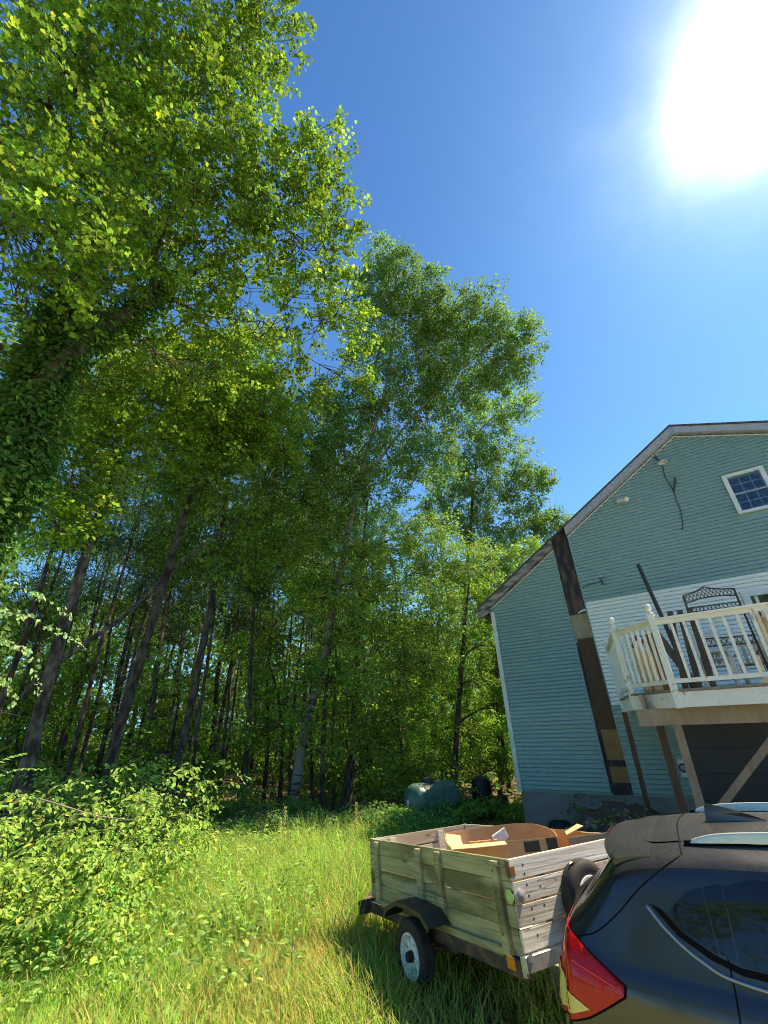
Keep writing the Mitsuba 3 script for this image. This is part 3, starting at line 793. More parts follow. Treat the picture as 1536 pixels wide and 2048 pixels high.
for x in (0.32, 1.1):
    plank(trailer, 'front_batten', box(x - 0.045, x + 0.045, TL - 0.05, TL - 0.028, 0.0, 0.56), 0, x, 'warm_plank')
plank(trailer, 'bottom_rail', box(-0.038, -0.003, 0.22, 2.4, -0.035, 0.018, 0.003), 1, 31, 'green_bounce_plank')
# steel frame, tongue and axle
P_ = lambda name, m, b, **k: part(trailer, name, m, b, TM, **k)
P_('frame_rail', box(-0.02, 0.06, 0.0, 2.9, -0.135, -0.036, 0.004), 'rusty_steel')
P_('frame_rail', box(TW - 0.06, TW + 0.02, 0.0, 2.9, -0.135, -0.036, 0.004), 'rusty_steel')
P_('cross_bar', box(-0.03, TW + 0.03, -0.035, -0.003, -0.088, 0.004, 0.003), 'galvanised', label='galvanised rear cross bar under the tailgate')
P_('cross_bar', box(0.062, TW - 0.062, 2.80, 2.88, -0.13, -0.05, 0.004), 'rusty_steel')
P_('cross_bar', box(0.062, TW - 0.062, 1.38, 1.48, -0.13, -0.05, 0.004), 'rusty_steel')
P_('front_bumper', box(-0.15, 0.12, 2.74, 2.80, -0.145, -0.02, 0.01), 'rusty_steel', label='rusty stub end of the front cross member')
P_('tongue', beam((0.02, 2.9, -0.09), (TW / 2 - 0.03, 3.95, -0.09), 0.07, 0.08), 'rusty_steel')
P_('tongue', beam((TW - 0.02, 2.9, -0.09), (TW / 2 + 0.03, 3.95, -0.09), 0.07, 0.08), 'rusty_steel')
P_('coupler', box(TW / 2 - 0.04, TW / 2 + 0.04, 3.93, 4.15, -0.12, -0.03, 0.015), 'galvanised')
P_('axle', tube([(-0.12, 1.43, -0.235), (TW + 0.12, 1.43, -0.235)], 0.03, 10), 'rusty_steel')
for x in (0.06, TW - 0.06):
    P_('leaf_spring', beam((x, 1.0, -0.16), (x, 1.86, -0.16), 0.045, 0.05), 'rusty_steel')
P_('marker_lamp', box(-0.032, -0.022, 0.10, 0.20, -0.10, -0.03, 0.003), 'amber', label='amber side marker at the rear corner')
P_('corner_bracket', join([box(-0.028, -0.0, -0.012, 0.03, -0.115, 0.0), box(0.0, 0.035, -0.045, -0.036, -0.03, 0.03)]), 'galvanised')
P_('corner_plate', box(0.0, 0.05, -0.004, -0.0015, 0.47, 0.535, 0.001), 'rust_plate')
P_('corner_plate', box(-0.006, -0.0025, 0.0, 0.05, 0.46, 0.57, 0.001), 'rust_plate')
tail = P_('tail_lamp', box(-0.012, -0.002, 0.005, 0.05, 0.30, 0.38), 'rust_plate')
P_('lamp_bracket', placed(lathe([(0.0, 0), (0.036, 0), (0.046, 0.008), (0.044, 0.02), (0.02, 0.028), (0, 0.03)], 12), frame((0.055, -0.001, 0.345), (1, 0, 0), (0, 0, 1), (0, -1, 0))), 'galvanised', smooth=30, label='battered round metal lamp housing on the rear corner')
mat('mint_plastic', lambda p, n, uv: mix((0.30, 0.52, 0.12), (0.46, 0.62, 0.26), fb(p.x * 40, p.y * 40, p.z * 40, 3)), 0.5, 0.4)
P_('lamp_tab', join([placed(lathe([(0, 0), (0.045, 0), (0.045, 0.012), (0, 0.016)], 9), frame((-0.003, 0.045, 0.345), (0, 1, 0), (0, 0, 1), (-1, 0, 0)))]), 'mint_plastic', label='green plastic tab beside the rear corner lamp')
# dark rust spots where bolts sit
for x, zz in ((0.15, 0.53), (0.15, 0.47), (0.155, 0.40), (0.155, 0.33), (0.16, 0.25), (0.16, 0.19), (0.165, 0.09), (0.30, 0.37), (0.30, 0.25)):
    P_('bolt', placed(lathe([(0, 0), (0.010, 0), (0.009, 0.0012), (0, 0.0015)], 8), frame((x, -0.0005, zz), (1, 0, 0), (0, 0, 1), (0, -1, 0))), 'rusty_steel')
for y in (2.46, 1.45, 1.07, 0.17):
    for zz in (0.10, 0.22, 0.36, 0.50):
        if y == 1.45 and zz < 0.2:
            continue
        P_('bolt', placed(lathe([(0, 0), (0.010, 0), (0.009, 0.002), (0, 0.0025)], 8), frame((-0.042, y + 0.01, zz), (0, 1, 0), (0, 0, 1), (-1, 0, 0))), 'rusty_steel')


def wheel(parent, cx, cy, cz, side, Rt=0.272, wd=0.125, name='wheel'):
    """An axle-mounted wheel; side -1: its face looks towards -x."""
    W = frame((cx, cy, cz), (0, 1, 0), (0, 0, 1), (side, 0, 0)) if side else None
    return W


def wheel_parts(parent, W, Rt=0.272, wd=0.065, rim=0.168):
    tyre_p = [(rim - 0.004, -wd + 0.012), (rim + 0.03, -wd), (Rt - 0.035, -wd - 0.004), (Rt - 0.008, -wd + 0.014), (Rt, -wd + 0.03), (Rt, wd - 0.03), (Rt - 0.008, wd - 0.014), (Rt - 0.035, wd + 0.004), (rim + 0.03, wd), (rim - 0.004, wd - 0.012)]
    wk = part(parent, 'wheel', placed(lathe([(rim + 0.004, wd - 0.014), (rim, wd + 0.002), (rim - 0.012, wd + 0.002), (rim - 0.02, wd - 0.02), (rim - 0.026, 0.01), (rim - 0.03, -wd + 0.02)], 40), W), 'rim_white', smooth=40)
    part(wk, 'tyre', placed(lathe(tyre_p, 44), W), 'black_rubber', smooth=40)
    grooves = [placed(lathe([(Rt + 0.0005, z - 0.005), (Rt + 0.003, z - 0.003), (Rt + 0.003, z + 0.003), (Rt + 0.0005, z + 0.005)], 44), W) for z in (-0.022, 0.0, 0.022)]
    part(wk, 'tread_rib', join(grooves), 'black_rubber')
    # spoked disc: eight spokes between a hub and the rim, holes are open
    sp = []
    for k in range(8):
        a = k * math.pi / 4
        d, s = np.array([math.cos(a), math.sin(a), 0]), np.array([-math.sin(a), math.cos(a), 0])
        i0, o0 = 0.055, rim - 0.014
        v = np.array([d * i0 + s * 0.02 + [0, 0, 0.028], d * i0 - s * 0.02 + [0, 0, 0.028], d * o0 - s * 0.042 + [0, 0, 0.02], d * o0 + s * 0.042 + [0, 0, 0.02]])
        v = np.vstack([v, v - [0, 0, 0.012]])
        sp.append(trimesh.Trimesh(v, [(0, 1, 2), (0, 2, 3), (4, 6, 5), (4, 7, 6), (0, 4, 5), (0, 5, 1), (1, 5, 6), (1, 6, 2), (2, 6, 7), (2, 7, 3), (3, 7, 4), (3, 4, 0)], process=False))
    part(wk, 'spokes', placed(join(sp + [lathe([(0.0, 0.012), (0.075, 0.012), (0.08, 0.03), (0.06, 0.034), (0, 0.034)], 24)]), W), 'rim_white')
    part(wk, 'drum', placed(lathe([(0, -0.05), (0.14, -0.05), (0.14, -0.015), (0, -0.012)], 24), W), 'rusty_steel')
    part(wk, 'hub_cap', placed(lathe([(0, 0.034), (0.042, 0.036), (0.042, 0.07), (0.036, 0.09), (0, 0.092)], 14), W), 'black_plastic', smooth=30)
    return wk


WL = TM @ frame((-0.17, 1.43, -0.235), (0, 1, 0), (0, 0, 1), (-1, 0, 0))
wheel_parts(trailer, WL)
wheel_parts(trailer, TM @ frame((TW + 0.17, 1.43, -0.235), (0, 1, 0), (0, 0, 1), (1, 0, 0)))
# fenders: folded sheet steel, three flats
for s_, x0, x1 in ((-1, -0.285, -0.045), (1, TW + 0.045, TW + 0.285)):
    prof = [(0.93, 0.055), (1.06, 0.135), (1.30, 0.16), (1.56, 0.16), (1.78, 0.09), (1.86, 0.0)]
    sh = []
    for (ya, za), (yb, zb) in zip(prof[:-1], prof[1:]):
        sh.append(prism([(ya, za), (yb, zb), (yb, zb - 0.008), (ya, za - 0.008)], x0, x1))
    m = join(sh)
    v = np.array(m.vertices)
    m = trimesh.Trimesh(np.stack([v[:, 1], v[:, 0], v[:, 2]], 1), m.faces[:, ::-1], process=False)
    P_('fender', m, 'black_iron', label='dark bent steel fender over the left wheel' if s_ < 0 else None)
    skirt = [(0.93, 0.055), (1.06, 0.135), (1.30, 0.16), (1.56, 0.16), (1.78, 0.09), (1.86, 0.0), (1.83, -0.01), (1.74, 0.06), (1.55, 0.125), (1.30, 0.125), (1.09, 0.10), (0.955, 0.02)]
    xe = x0 if s_ < 0 else x1
    m = prism(skirt, xe - 0.004, xe + 0.004)
    v = np.array(m.vertices)
    P_('fender_lip', trimesh.Trimesh(np.stack([v[:, 1], v[:, 0], v[:, 2]], 1), m.faces[:, ::-1], process=False), 'black_iron')

# spare wheel hung on the tailgate
sp_ = thing('spare_wheel', 'spare wheel with a white rim hung flat on the trailer tailgate', 'wheel')
SW = TM @ frame((0.745, -0.075, 0.235), (1, 0, 0), (0, 0, 1), (0, -1, 0))
wheel_parts(sp_, SW, Rt=0.265, wd=0.068, rim=0.16)
k = put('fallen_leaf', placed(trimesh.Trimesh([(0, 0, 0), (0.05, 0.025, 0.012), (0.10, 0, 0.0), (0.05, -0.025, 0.012)], [(0, 1, 2), (0, 2, 3)], process=False), TM @ frame((0.60, -0.09, 0.482), unit((1, 0.1, 0.05)), (0, 1, 0), (0, 0, 1))), 'cardboard_light')
labels[k] = {'label': 'yellow fallen leaf on top of the spare tyre', 'category': 'leaf'}


# cardboard in the trailer: big opened cartons made of bent sheets
def sheet(line_a, line_b, n=14, t=0.006):
    """A ruled, slightly warped sheet between two 3-d polylines, with thickness."""
    a, b = smooth_path(line_a, n), smooth_path(line_b, n)
    m = min(len(a), len(b))
    a, b = a[np.linspace(0, len(a) - 1, m).astype(int)], b[np.linspace(0, len(b) - 1, m).astype(int)]
    nrm = unit(np.cross(np.gradient(a, axis=0), b - a))
    rows_ = [a, (a + b) / 2, b]
    v = np.vstack([r for r in rows_] + [r - nrm * t for r in rows_])
    f = []
    for k in range(2):
        for i in range(m - 1):
            p, q = k * m + i, (k + 1) * m + i
            f += [(p, q, q + 1), (p, q + 1, p + 1), (p + 3 * m, q + 3 * m + 1, q + 3 * m), (p + 3 * m, p + 3 * m + 1, q + 3 * m + 1)]
    for i in range(m - 1):
        f += [(i, i + 1, i + 1 + 3 * m), (i, i + 1 + 3 * m, i + 3 * m), (2 * m + i, 5 * m + i, 5 * m + i + 1), (2 * m + i, 5 * m + i + 1, 2 * m + i + 1)]
    for i in (0, m - 1):
        f += [(i, i + m, i + 4 * m), (i, i + 4 * m, i + 3 * m), (i + m, i + 2 * m, i + 5 * m), (i + m, i + 5 * m, i + 4 * m)]
    return trimesh.Trimesh(v, f, process=False)


# the long carton: open top, near wall towards the tailgate, far wall bowed upward
car_ = thing('large_carton', 'long open brown carton lying across the trailer bed with torn flaps', 'carton')
C_ = lambda name, m, b, **k: part(car_, name, m, b, TM, **k)
NW = [(0.15, 1.07, 0.592), (0.34, 0.88, 0.60), (0.56, 0.71, 0.604), (0.80, 0.56, 0.602), (1.02, 0.425, 0.602)]
FW = [(0.56, 1.74, 0.628), (0.92, 1.72, 0.632), (1.22, 1.60, 0.636), (1.44, 1.42, 0.642), (1.47, 1.12, 0.640), (1.30, 0.72, 0.62), (1.06, 0.42, 0.605)]
low_ = lambda L, z=0.03: [(x, y, z) for x, y, _ in L]
C_('near_wall', sheet(NW, low_(NW)), 'cardboard', smooth=40)
C_('far_wall', sheet(FW, low_(FW)), 'cardboard', smooth=40)
EW = [(0.145, 1.075, 0.592), (0.34, 1.42, 0.60), (0.555, 1.745, 0.628)]
C_('end_wall', sheet(EW, low_(EW)), 'cardboard_light', smooth=40)
C_('flap', sheet([(0.15, 1.06, 0.588), (0.34, 0.87, 0.596), (0.58, 0.69, 0.60)], [(0.07, 0.93, 0.575), (0.25, 0.74, 0.583), (0.50, 0.57, 0.590)]), 'cardboard_light', smooth=40)
C_('flap', sheet([(0.16, 1.10, 0.588), (0.36, 1.43, 0.595), (0.55, 1.71, 0.618)], [(0.30, 1.02, 0.56), (0.50, 1.34, 0.565), (0.68, 1.60, 0.59)]), 'cardboard_light', smooth=40)
C_('floor', box(0.5, 1.3, 0.75, 1.3, 0.02, 0.03), 'cardboard_light')
C_('printed_mark', sheet([(0.735, 0.590, 0.585), (0.80, 0.551, 0.586), (0.87, 0.508, 0.588)], [(0.735, 0.590, 0.50), (0.80, 0.551, 0.50), (0.87, 0.508, 0.50)], t=0.001), 'ink_dark', label='dark printed square on the carton')
C_('tape_patch', sheet([(0.93, 0.466, 0.603), (0.98, 0.437, 0.603), (1.024, 0.410, 0.603)], [(0.93, 0.466, 0.47), (0.98, 0.437, 0.47), (1.024, 0.410, 0.47)], t=0.001), 'ink_dark', label='dark wide print at the carton corner')
cb2 = thing('small_carton', 'second brown carton behind the tailgate corner with a raised yellow flap', 'carton')
part(cb2, 'wall', sheet([(1.40, 0.36, 0.60), (1.475, 0.60, 0.605), (1.50, 0.95, 0.60)], [(1.40, 0.36, 0.04), (1.475, 0.60, 0.04), (1.50, 0.95, 0.04)]), 'cardboard', TM, smooth=40)
part(cb2, 'flap', sheet([(1.17, 0.40, 0.602), (1.28, 0.52, 0.612)], [(1.40, 0.36, 0.655), (1.44, 0.47, 0.665)], n=6), 'cardboard_light', TM, label='raised yellowish flap')
part(cb2, 'front_wall', sheet([(1.10, 0.33, 0.595), (1.28, 0.25, 0.60), (1.53, 0.16, 0.60)], [(1.10, 0.33, 0.04), (1.28, 0.25, 0.04), (1.53, 0.16, 0.04)]), 'cardboard', TM, smooth=40)
k = put('paper_pack', placed(box(-0.09, 0.09, -0.010, 0.010, -0.05, 0.05, 0.004), TM @ frame((0.80, 1.02, 0.60), unit((0.9, -0.2, 0.35)), unit((0.2, 0.9, 0.1)), unit((-0.35, 0, 0.9)))), 'paper_white')
labels[k] = {'label': 'white paper pack standing inside the long carton', 'category': 'paper'}
k = put('carton_sheet', placed(box(-0.16, 0.16, -0.004, 0.004, -0.07, 0.07), TM @ frame((0.62, 1.10, 0.52), unit((0.9, -0.45, 0.0)), unit((0.4, 0.8, 0.4)), unit((-0.2, -0.3, 0.9)))), 'cardboard_light')
labels[k] = {'label': 'loose pale cardboard piece inside the long carton', 'category': 'cardboard'}
# ------------------------------------------------------------------ car (local frame: x forward from the rear bumper, y left, z up)
CA = math.radians(-34.0)
CM_ = frame((1.22, 3.87, -0.11), (math.cos(CA), math.sin(CA), 0), (-math.sin(CA), math.cos(CA), 0), (0, 0, 1))
suv = thing('parked_car', 'black crossover car with silver roof rails parked beside the trailer', 'car')


def bulge(m):
    """The tail of the car bows backward across its middle."""
    if isinstance(m, tuple):
        v = np.array(m[0], float)
        return (warp(v), m[1])
    m = m.copy()
    m.vertices = warp(np.array(m.vertices))
    return m


def warp(v):
    v = v.copy()
    v[:, 0] -= 0.032 * (1 - np.clip(np.abs(v[:, 1]) / 0.85, 0, 1) ** 2) * np.clip(1 - v[:, 0] / 1.1, 0, 1) * np.clip((1.30 - v[:, 2]) / 0.15, 0, 1)
    return v


K_ = lambda name, m, b, **k: part(suv, name, bulge(m), b, CM_, **k)


def dusty(base, dust, amount):
    def fn(p, n, uv):
        a = fb(p.x * 3, p.y * 3, p.z * 3, 3)
        s = fb(p.x * 90, p.y * 90, p.z * 90, 2)
        return mix(base, dust, amount * sst(0.30, 0.80, 0.5 * a + 0.5 * s))
    return fn


mat('car_paint', (0.010, 0.010, 0.013), 0.16, 0.5, clearcoat=1.0, clearcoat_gloss=0.97)
mat('roof_paint', dusty((0.017, 0.018, 0.020), (0.050, 0.049, 0.046), 0.6), lambda p, n, uv: 0.26 + 0.15 * fb(p.x * 9, p.y * 9, p.z * 9, 3), 0.5, clearcoat=0.5, clearcoat_gloss=0.8)
mat('car_glass', (0.006, 0.007, 0.008), 0.04, 0.5)
mat('lens_red', lambda p, n, uv: mix((0.40, 0.004, 0.010), (0.48, 0.008, 0.012), 0.5 + 0.5 * dr.sin(p.z * 420.0 + 60.0 * p.x)), 0.10, 0.35)
mat('lens_yellow', lambda p, n, uv: mix((0.50, 0.42, 0.10), (0.66, 0.56, 0.17), 0.5 + 0.5 * dr.sin(p.z * 620.0)), 0.2, 0.5, clearcoat=1.0)
mat('lens_stripe', (0.62, 0.012, 0.02), 0.1, 0.5, clearcoat=1.0)
mat('rail_silver', (0.60, 0.62, 0.60), 0.38, 0.5, metallic=0.6)
mat('seam_black', (0.004, 0.004, 0.005), 0.8, 0.1)
mat('sky_glint', (0.26, 0.30, 0.36), 0.42, 0.5, metallic=0.9)  # pale blue of the reflected sky put into the metal colour

XS = np.array([0.0, 0.03, 0.08, 0.14, 0.20, 0.28, 0.36, 0.46, 0.60, 0.80, 1.0, 1.25, 1.6, 2.0, 2.4, 2.8, 3.05, 3.3, 3.55, 3.8, 4.1, 4.35, 4.52, 4.6])
TOP = np.array([0.80, 1.02, 1.14, 1.235, 1.29, 1.37, 1.455, 1.545, 1.59, 1.622, 1.640, 1.655, 1.668, 1.668, 1.645, 1.59, 1.49, 1.34, 1.19, 1.12, 1.06, 0.98, 0.85, 0.62])
HWD = np.array([0.70, 0.745, 0.785, 0.812, 0.832, 0.85, 0.862, 0.872, 0.882, 0.89, 0.895, 0.90, 0.90, 0.90, 0.90, 0.90, 0.90, 0.90, 0.895, 0.885, 0.86, 0.80, 0.72, 0.6])
PROF = np.array([(0.90, 0.22), (0.965, 0.30), (0.985, 0.45), (1.0, 0.62), (1.0, 0.80), (0.992, 0.95), (0.972, 1.06), (0.945, 1.105), (0.925, 1.13), (0.905, 1.18), (0.86, 1.32), (0.81, 1.46), (0.765, 1.545), (0.70, 1.595), (0.58, 1.63), (0.40, 1.65), (0.20, 1.66), (0.0, 1.662)])


def station(i):
    top, w = TOP[i], HWD[i]
    y, z = PROF[:, 0] * w, PROF[:, 1].copy()
    belt = 1.13
    if top > belt + 0.05:
        z = np.where(z > belt, belt + (z - belt) * (top - belt) / (1.662 - belt), z)
    else:
        z = 0.22 + (z - 0.22) * (top - 0.22) / (1.662 - 0.22)
    return y, z


ST = [station(i) for i in range(len(XS))]


def body_mesh():
    from scipy.interpolate import PchipInterpolator
    Y = np.array([s[0] for s in ST])
    Z = np.array([s[1] for s in ST])
    xs = np.concatenate([np.linspace(0, 0.6, 40), np.linspace(0.6, 4.6, 70)[1:]])
    Yi, Zi = PchipInterpolator(XS, Y, axis=0)(xs), PchipInterpolator(XS, Z, axis=0)(xs)
    tt = np.arange(len(PROF))
    ti = np.linspace(0, len(PROF) - 1, 69)
    Yi, Zi = PchipInterpolator(tt, Yi, axis=1)(ti), PchipInterpolator(tt, Zi, axis=1)(ti)
    return xs, Yi, Zi


BXS, BY, BZ = body_mesh()


def body_y(x, z):
    """half width of the body at (x, z)"""
    x, z = np.atleast_1d(x).astype(float), np.atleast_1d(z).astype(float)
    out = np.empty(len(x))
    for k, (a, b) in enumerate(zip(x, z)):
        i = int(np.clip(np.searchsorted(BXS, a) - 1, 0, len(BXS) - 2))
        t = np.clip((a - BXS[i]) / (BXS[i + 1] - BXS[i]), 0, 1)
        zz, yy = BZ[i] * (1 - t) + BZ[i + 1] * t, BY[i] * (1 - t) + BY[i + 1] * t
        out[k] = np.interp(b, zz, yy)
    return out


def body_top(x, y):
    x, y = np.atleast_1d(x).astype(float), np.atleast_1d(y).astype(float)
    out = np.empty(len(x))
    for k, (a, b) in enumerate(zip(x, np.abs(y))):
        i = int(np.clip(np.searchsorted(BXS, a) - 1, 0, len(BXS) - 2))
        t = np.clip((a - BXS[i]) / (BXS[i + 1] - BXS[i]), 0, 1)
        zz, yy = BZ[i] * (1 - t) + BZ[i + 1] * t, BY[i] * (1 - t) + BY[i + 1] * t
        out[k] = np.interp(-b, -yy[30:], zz[30:])
    return out


n_, m_ = BY.shape
ring = np.concatenate([np.stack([-BY, BZ], -1), np.stack([BY, BZ], -1)[:, ::-1][:, 1:]], 1)
V = np.concatenate([np.repeat(BXS[:, None, None], ring.shape[1], 1), ring], -1)
R_ = ring.shape[1]
i, j = np.meshgrid(np.arange(n_ - 1), np.arange(R_ - 1), indexing='ij')
q = np.stack([i * R_ + j, (i + 1) * R_ + j, (i + 1) * R_ + j + 1, i * R_ + j + 1], -1).reshape(-1, 4)
Vb = V.reshape(-1, 3)
fr, fl2 = len(Vb), len(Vb) + 1
Vb = np.vstack([Vb, [[0.0, 0, 0.5]], [[4.6, 0, 0.45]]])
F = [tuple(t) for t in np.vstack([q[:, [0, 1, 2]], q[:, [0, 2, 3]]])]
for k in range(R_):
    k2 = (k + 1) % R_
    F.append((fr, k, k2))
    F.append((fl2, (n_ - 1) * R_ + k2, (n_ - 1) * R_ + k))
    if k == R_ - 1:
        for ii in range(n_ - 1):
            F += [(ii * R_ + k, (ii + 1) * R_ + k, (ii + 1) * R_), (ii * R_ + k, (ii + 1) * R_, ii * R_)]
body = trimesh.Trimesh(Vb, F, process=False)
# the roof is a part of its own: faces whose middle lies high and looks up
cen, nor = body.triangles_center, body.face_normals
top_sel = (np.abs(nor[:, 2]) > 0.70) & (cen[:, 2] > 1.42) & (cen[:, 0] > 0.44) & (cen[:, 0] < 2.7)
K_('body', trimesh.Trimesh(Vb, np.array(F)[~top_sel], process=True), 'car_paint', smooth=32)
K_('roof', trimesh.Trimesh(Vb, np.array(F)[top_sel], process=True), 'roof_paint', smooth=32)


def side_patch(poly, side, off, res=0.02, edge=0.0):
    """A thin shell that lies over the body's side: polygon in (x, z)."""
    from shapely.geometry import Polygon, Point
    pg = Polygon(poly).buffer(0)
    pts = list(smooth_outline(poly, 0.02))
    x0, z0, x1, z1 = pg.bounds
    inner = pg.buffer(-res * 0.55)
    for x in np.arange(x0, x1, res):
        for z in np.arange(z0, z1, res):
            if inner.contains(Point(x, z)):
                pts.append((x, z))
    pts = np.array(pts)
    from scipy.spatial import Delaunay
    tri = Delaunay(pts).simplices
    c = pts[tri].mean(1)
    keep = [pg.buffer(1e-4).contains(Point(*cc)) for cc in c]
    tri = tri[np.array(keep)]
    y = body_y(pts[:, 0], pts[:, 1])
    e = 1e-2
    ny = np.stack([-(body_y(pts[:, 0] + e, pts[:, 1]) - body_y(pts[:, 0] - e, pts[:, 1])) / (2 * e), np.ones(len(pts)), -(body_y(pts[:, 0], pts[:, 1] + e) - body_y(pts[:, 0], pts[:, 1] - e)) / (2 * e)], 1)
    ny = unit(ny)
    p = np.stack([pts[:, 0], y, pts[:, 1]], 1) + ny * off
    p[:, 1] *= side
    t = tri if side > 0 else tri[:, ::-1]
    # orient outwards
    m = trimesh.Trimesh(p, t, process=False)
    if (m.face_normals[:, 1] * side).mean() < 0:
        m.invert()
    return m


def smooth_outline(poly, step):
    out = []
    P = list(poly)
    for a, b in zip(P, P[1:] + P[:1]):
        a, b = np.array(a), np.array(b)
        k = max(1, int(np.linalg.norm(b - a) / step))
        for t in np.arange(k) / k:
            out.append(tuple(a + (b - a) * t))
    return out


def side_strip(line, side, off, r, bsdf, name, label=None):
    pts = smooth_path(line, 8)
    y = body_y(pts[:, 0], pts[:, 1]) + off
    p = np.stack([pts[:, 0], side * y, pts[:, 1]], 1)
    return K_(name, tube(p, r, 6), bsdf, smooth=True, label=label)


TL_RED = [(0.012, 1.00), (0.025, 1.08), (0.075, 1.19), (0.125, 1.20), (0.20, 1.165), (0.415, 1.065), (0.405, 1.03), (0.22, 0.918), (0.05, 0.838), (0.03, 0.848), (0.012, 0.90)]
TL_YEL = [(0.006, 1.0), (0.06, 0.990), (0.16, 0.962), (0.225, 0.942), (0.15, 0.908), (0.05, 0.855), (0.022, 0.860), (0.006, 0.92)]
for sd in (-1, 1):
    tl = K_('tail_light', side_patch(TL_RED, sd, 0.010), 'lens_red', smooth=True)
    part(tl, 'turn_lens', bulge(side_patch(TL_YEL, sd, 0.0135)), 'lens_yellow', CM_, smooth=True, label='yellow ribbed lower lens of the tail light')
    part(tl, 'rim', bulge(side_patch([(0.004, 0.835), (0.004, 1.0), (0.066, 1.198), (0.126, 1.207), (0.424, 1.068), (0.412, 1.024), (0.22, 0.908), (0.05, 0.830)], sd, 0.005)), 'seam_black', CM_, smooth=True)
    pts = smooth_path([(0.16, 1.10), (0.28, 1.075), (0.37, 1.055)], 6)
    part(tl, 'light_bar', bulge(tube(np.stack([pts[:, 0], sd * (body_y(pts[:, 0], pts[:, 1]) + 0.010), pts[:, 1]], 1), 0.005, 6)), 'lens_stripe', CM_, smooth=True)
    # side glass: quarter window, rear and front door windows
    K_('quarter_window', side_patch([(0.67, 1.345), (0.74, 1.285), (0.855, 1.235), (0.855, 1.465), (0.78, 1.435)], sd, 0.004), 'car_glass', smooth=True)
    K_('side_window', side_patch([(0.93, 1.215), (1.85, 1.175), (1.85, 1.535), (1.4, 1.53), (1.08, 1.515), (0.95, 1.48)], sd, 0.004), 'car_glass', smooth=True)
    K_('side_window', side_patch([(1.93, 1.175), (2.95, 1.16), (2.80, 1.32), (2.5, 1.47), (2.2, 1.53), (1.93, 1.535)], sd, 0.004), 'car_glass', smooth=True)
    K_('pillar', side_patch([(0.862, 1.24), (0.922, 1.222), (0.945, 1.487), (0.862, 1.466)], sd, 0.0035), 'car_glass', smooth=True)
    K_('pillar', side_patch([(1.857, 1.18), (1.923, 1.18), (1.923, 1.53), (1.857, 1.53)], sd, 0.0035), 'car_glass', smooth=True)
    K_('window_frame', side_patch([(0.60, 1.375), (0.70, 1.275), (0.82, 1.215), (0.93, 1.185), (3.05, 1.13), (3.0, 1.16), (0.93, 1.21), (0.84, 1.235), (0.73, 1.287), (0.65, 1.36)], sd, 0.006), 'seam_black', smooth=True)
    side_strip([(0.585, 1.365), (0.66, 1.285), (0.78, 1.205), (0.95, 1.16), (1.6, 1.13), (3.0, 1.10)], sd, 0.004, 0.009, 'sky_glint', 'belt_glint', 'trim strip standing for the sky reflection below the side windows')  # strip built in place of the sky reflection on the shoulder crease
    for line in ([(0.895, 1.47), (0.89, 1.25), (0.87, 1.05), (0.82, 0.85), (0.80, 0.6)], [(1.89, 1.5), (1.89, 1.0), (1.89, 0.4)], [(3.02, 1.2), (3.0, 0.9), (2.98, 0.4)]):
        side_strip(line, sd, -0.0015, 0.004, 'seam_black', 'door_gap')
    side_strip([(0.79, 1.565), (0.69, 1.51), (0.56, 1.42), (0.42, 1.30), (0.30, 1.215), (0.20, 1.18)], sd, -0.0015, 0.004, 'seam_black', 'hatch_gap')
    K_('door_handle', placed(box(1.02, 1.2, -0.012, 0.012, 0.985, 1.02, 0.008), frame((0, sd * 0.912, 0), (1, 0, 0), (0, 1, 0), (0, 0, 1))), 'car_paint', smooth=30)
    mr = K_('mirror', placed(trimesh.creation.icosphere(subdivisions=3, radius=1.0), frame((2.92, sd * 1.0, 1.18), (0.09, 0, 0), (0, 0.11, 0), (0, 0, 0.075))), 'car_paint', smooth=True)
    part(mr, 'stalk', beam((2.95, sd * 0.87, 1.14), (2.93, sd * 0.95, 1.16), 0.05, 0.03), 'car_paint', CM_)
    # roof rails
    yr = 0.50
    xr = np.array([0.82, 0.88, 0.98, 1.12, 1.35, 1.8, 2.3, 2.55, 2.66])
    zb = body_top(xr, yr * np.ones(len(xr)))
    lift = np.array([0.004, 0.028, 0.046, 0.053, 0.056, 0.056, 0.050, 0.03, 0.004])
    rp = smooth_path(np.stack([xr, sd * yr * np.ones(len(xr)), zb + lift], 1), 6)
    v = []
    for p in rp:
        h = max(0.004, float(np.interp(p[0], xr, lift)))
        v.append([(p[0], p[1] - 0.018, p[2] - h), (p[0], p[1] - 0.016, p[2] - 0.006), (p[0], p[1] - 0.009, p[2]), (p[0], p[1] + 0.009, p[2]), (p[0], p[1] + 0.016, p[2] - 0.006), (p[0], p[1] + 0.018, p[2] - h)])
    v = np.array(v).reshape(-1, 3)
    ff = []
    for a in range(len(rp) - 1):
        for b in range(6):
            c = (b + 1) % 6
            ff += [(a * 6 + b, a * 6 + c, (a + 1) * 6 + c), (a * 6 + b, (a + 1) * 6 + c, (a + 1) * 6 + b)]
    m = trimesh.Trimesh(v, ff, process=False)
    K_('roof_rail', m, 'rail_silver', smooth=35)
    K_('rail_gasket', tube(np.stack([rp[:, 0], rp[:, 1] * 1.0, np.interp(rp[:, 0], xr, zb) + 0.002], 1), [0.021] * len(rp), 6), 'seam_black')
    for x in (0.9, 3.75):
        ct = np.array([x, sd * 0.80, 0.34])
        W = CM_ @ frame((x, sd * 0.80, 0.345), (1, 0, 0), (0, 0, 1), (0, sd, 0))
        wheel_parts(suv, W, Rt=0.345, wd=0.11, rim=0.22)
        K_('wheel_arch', placed(lathe([(0.36, 0.0), (0.40, 0.0), (0.40, 0.03), (0.36, 0.03)], 32), frame((x, sd * 0.882, 0.345), (1, 0, 0), (0, 0, 1), (0, sd, 0))), 'black_plastic')
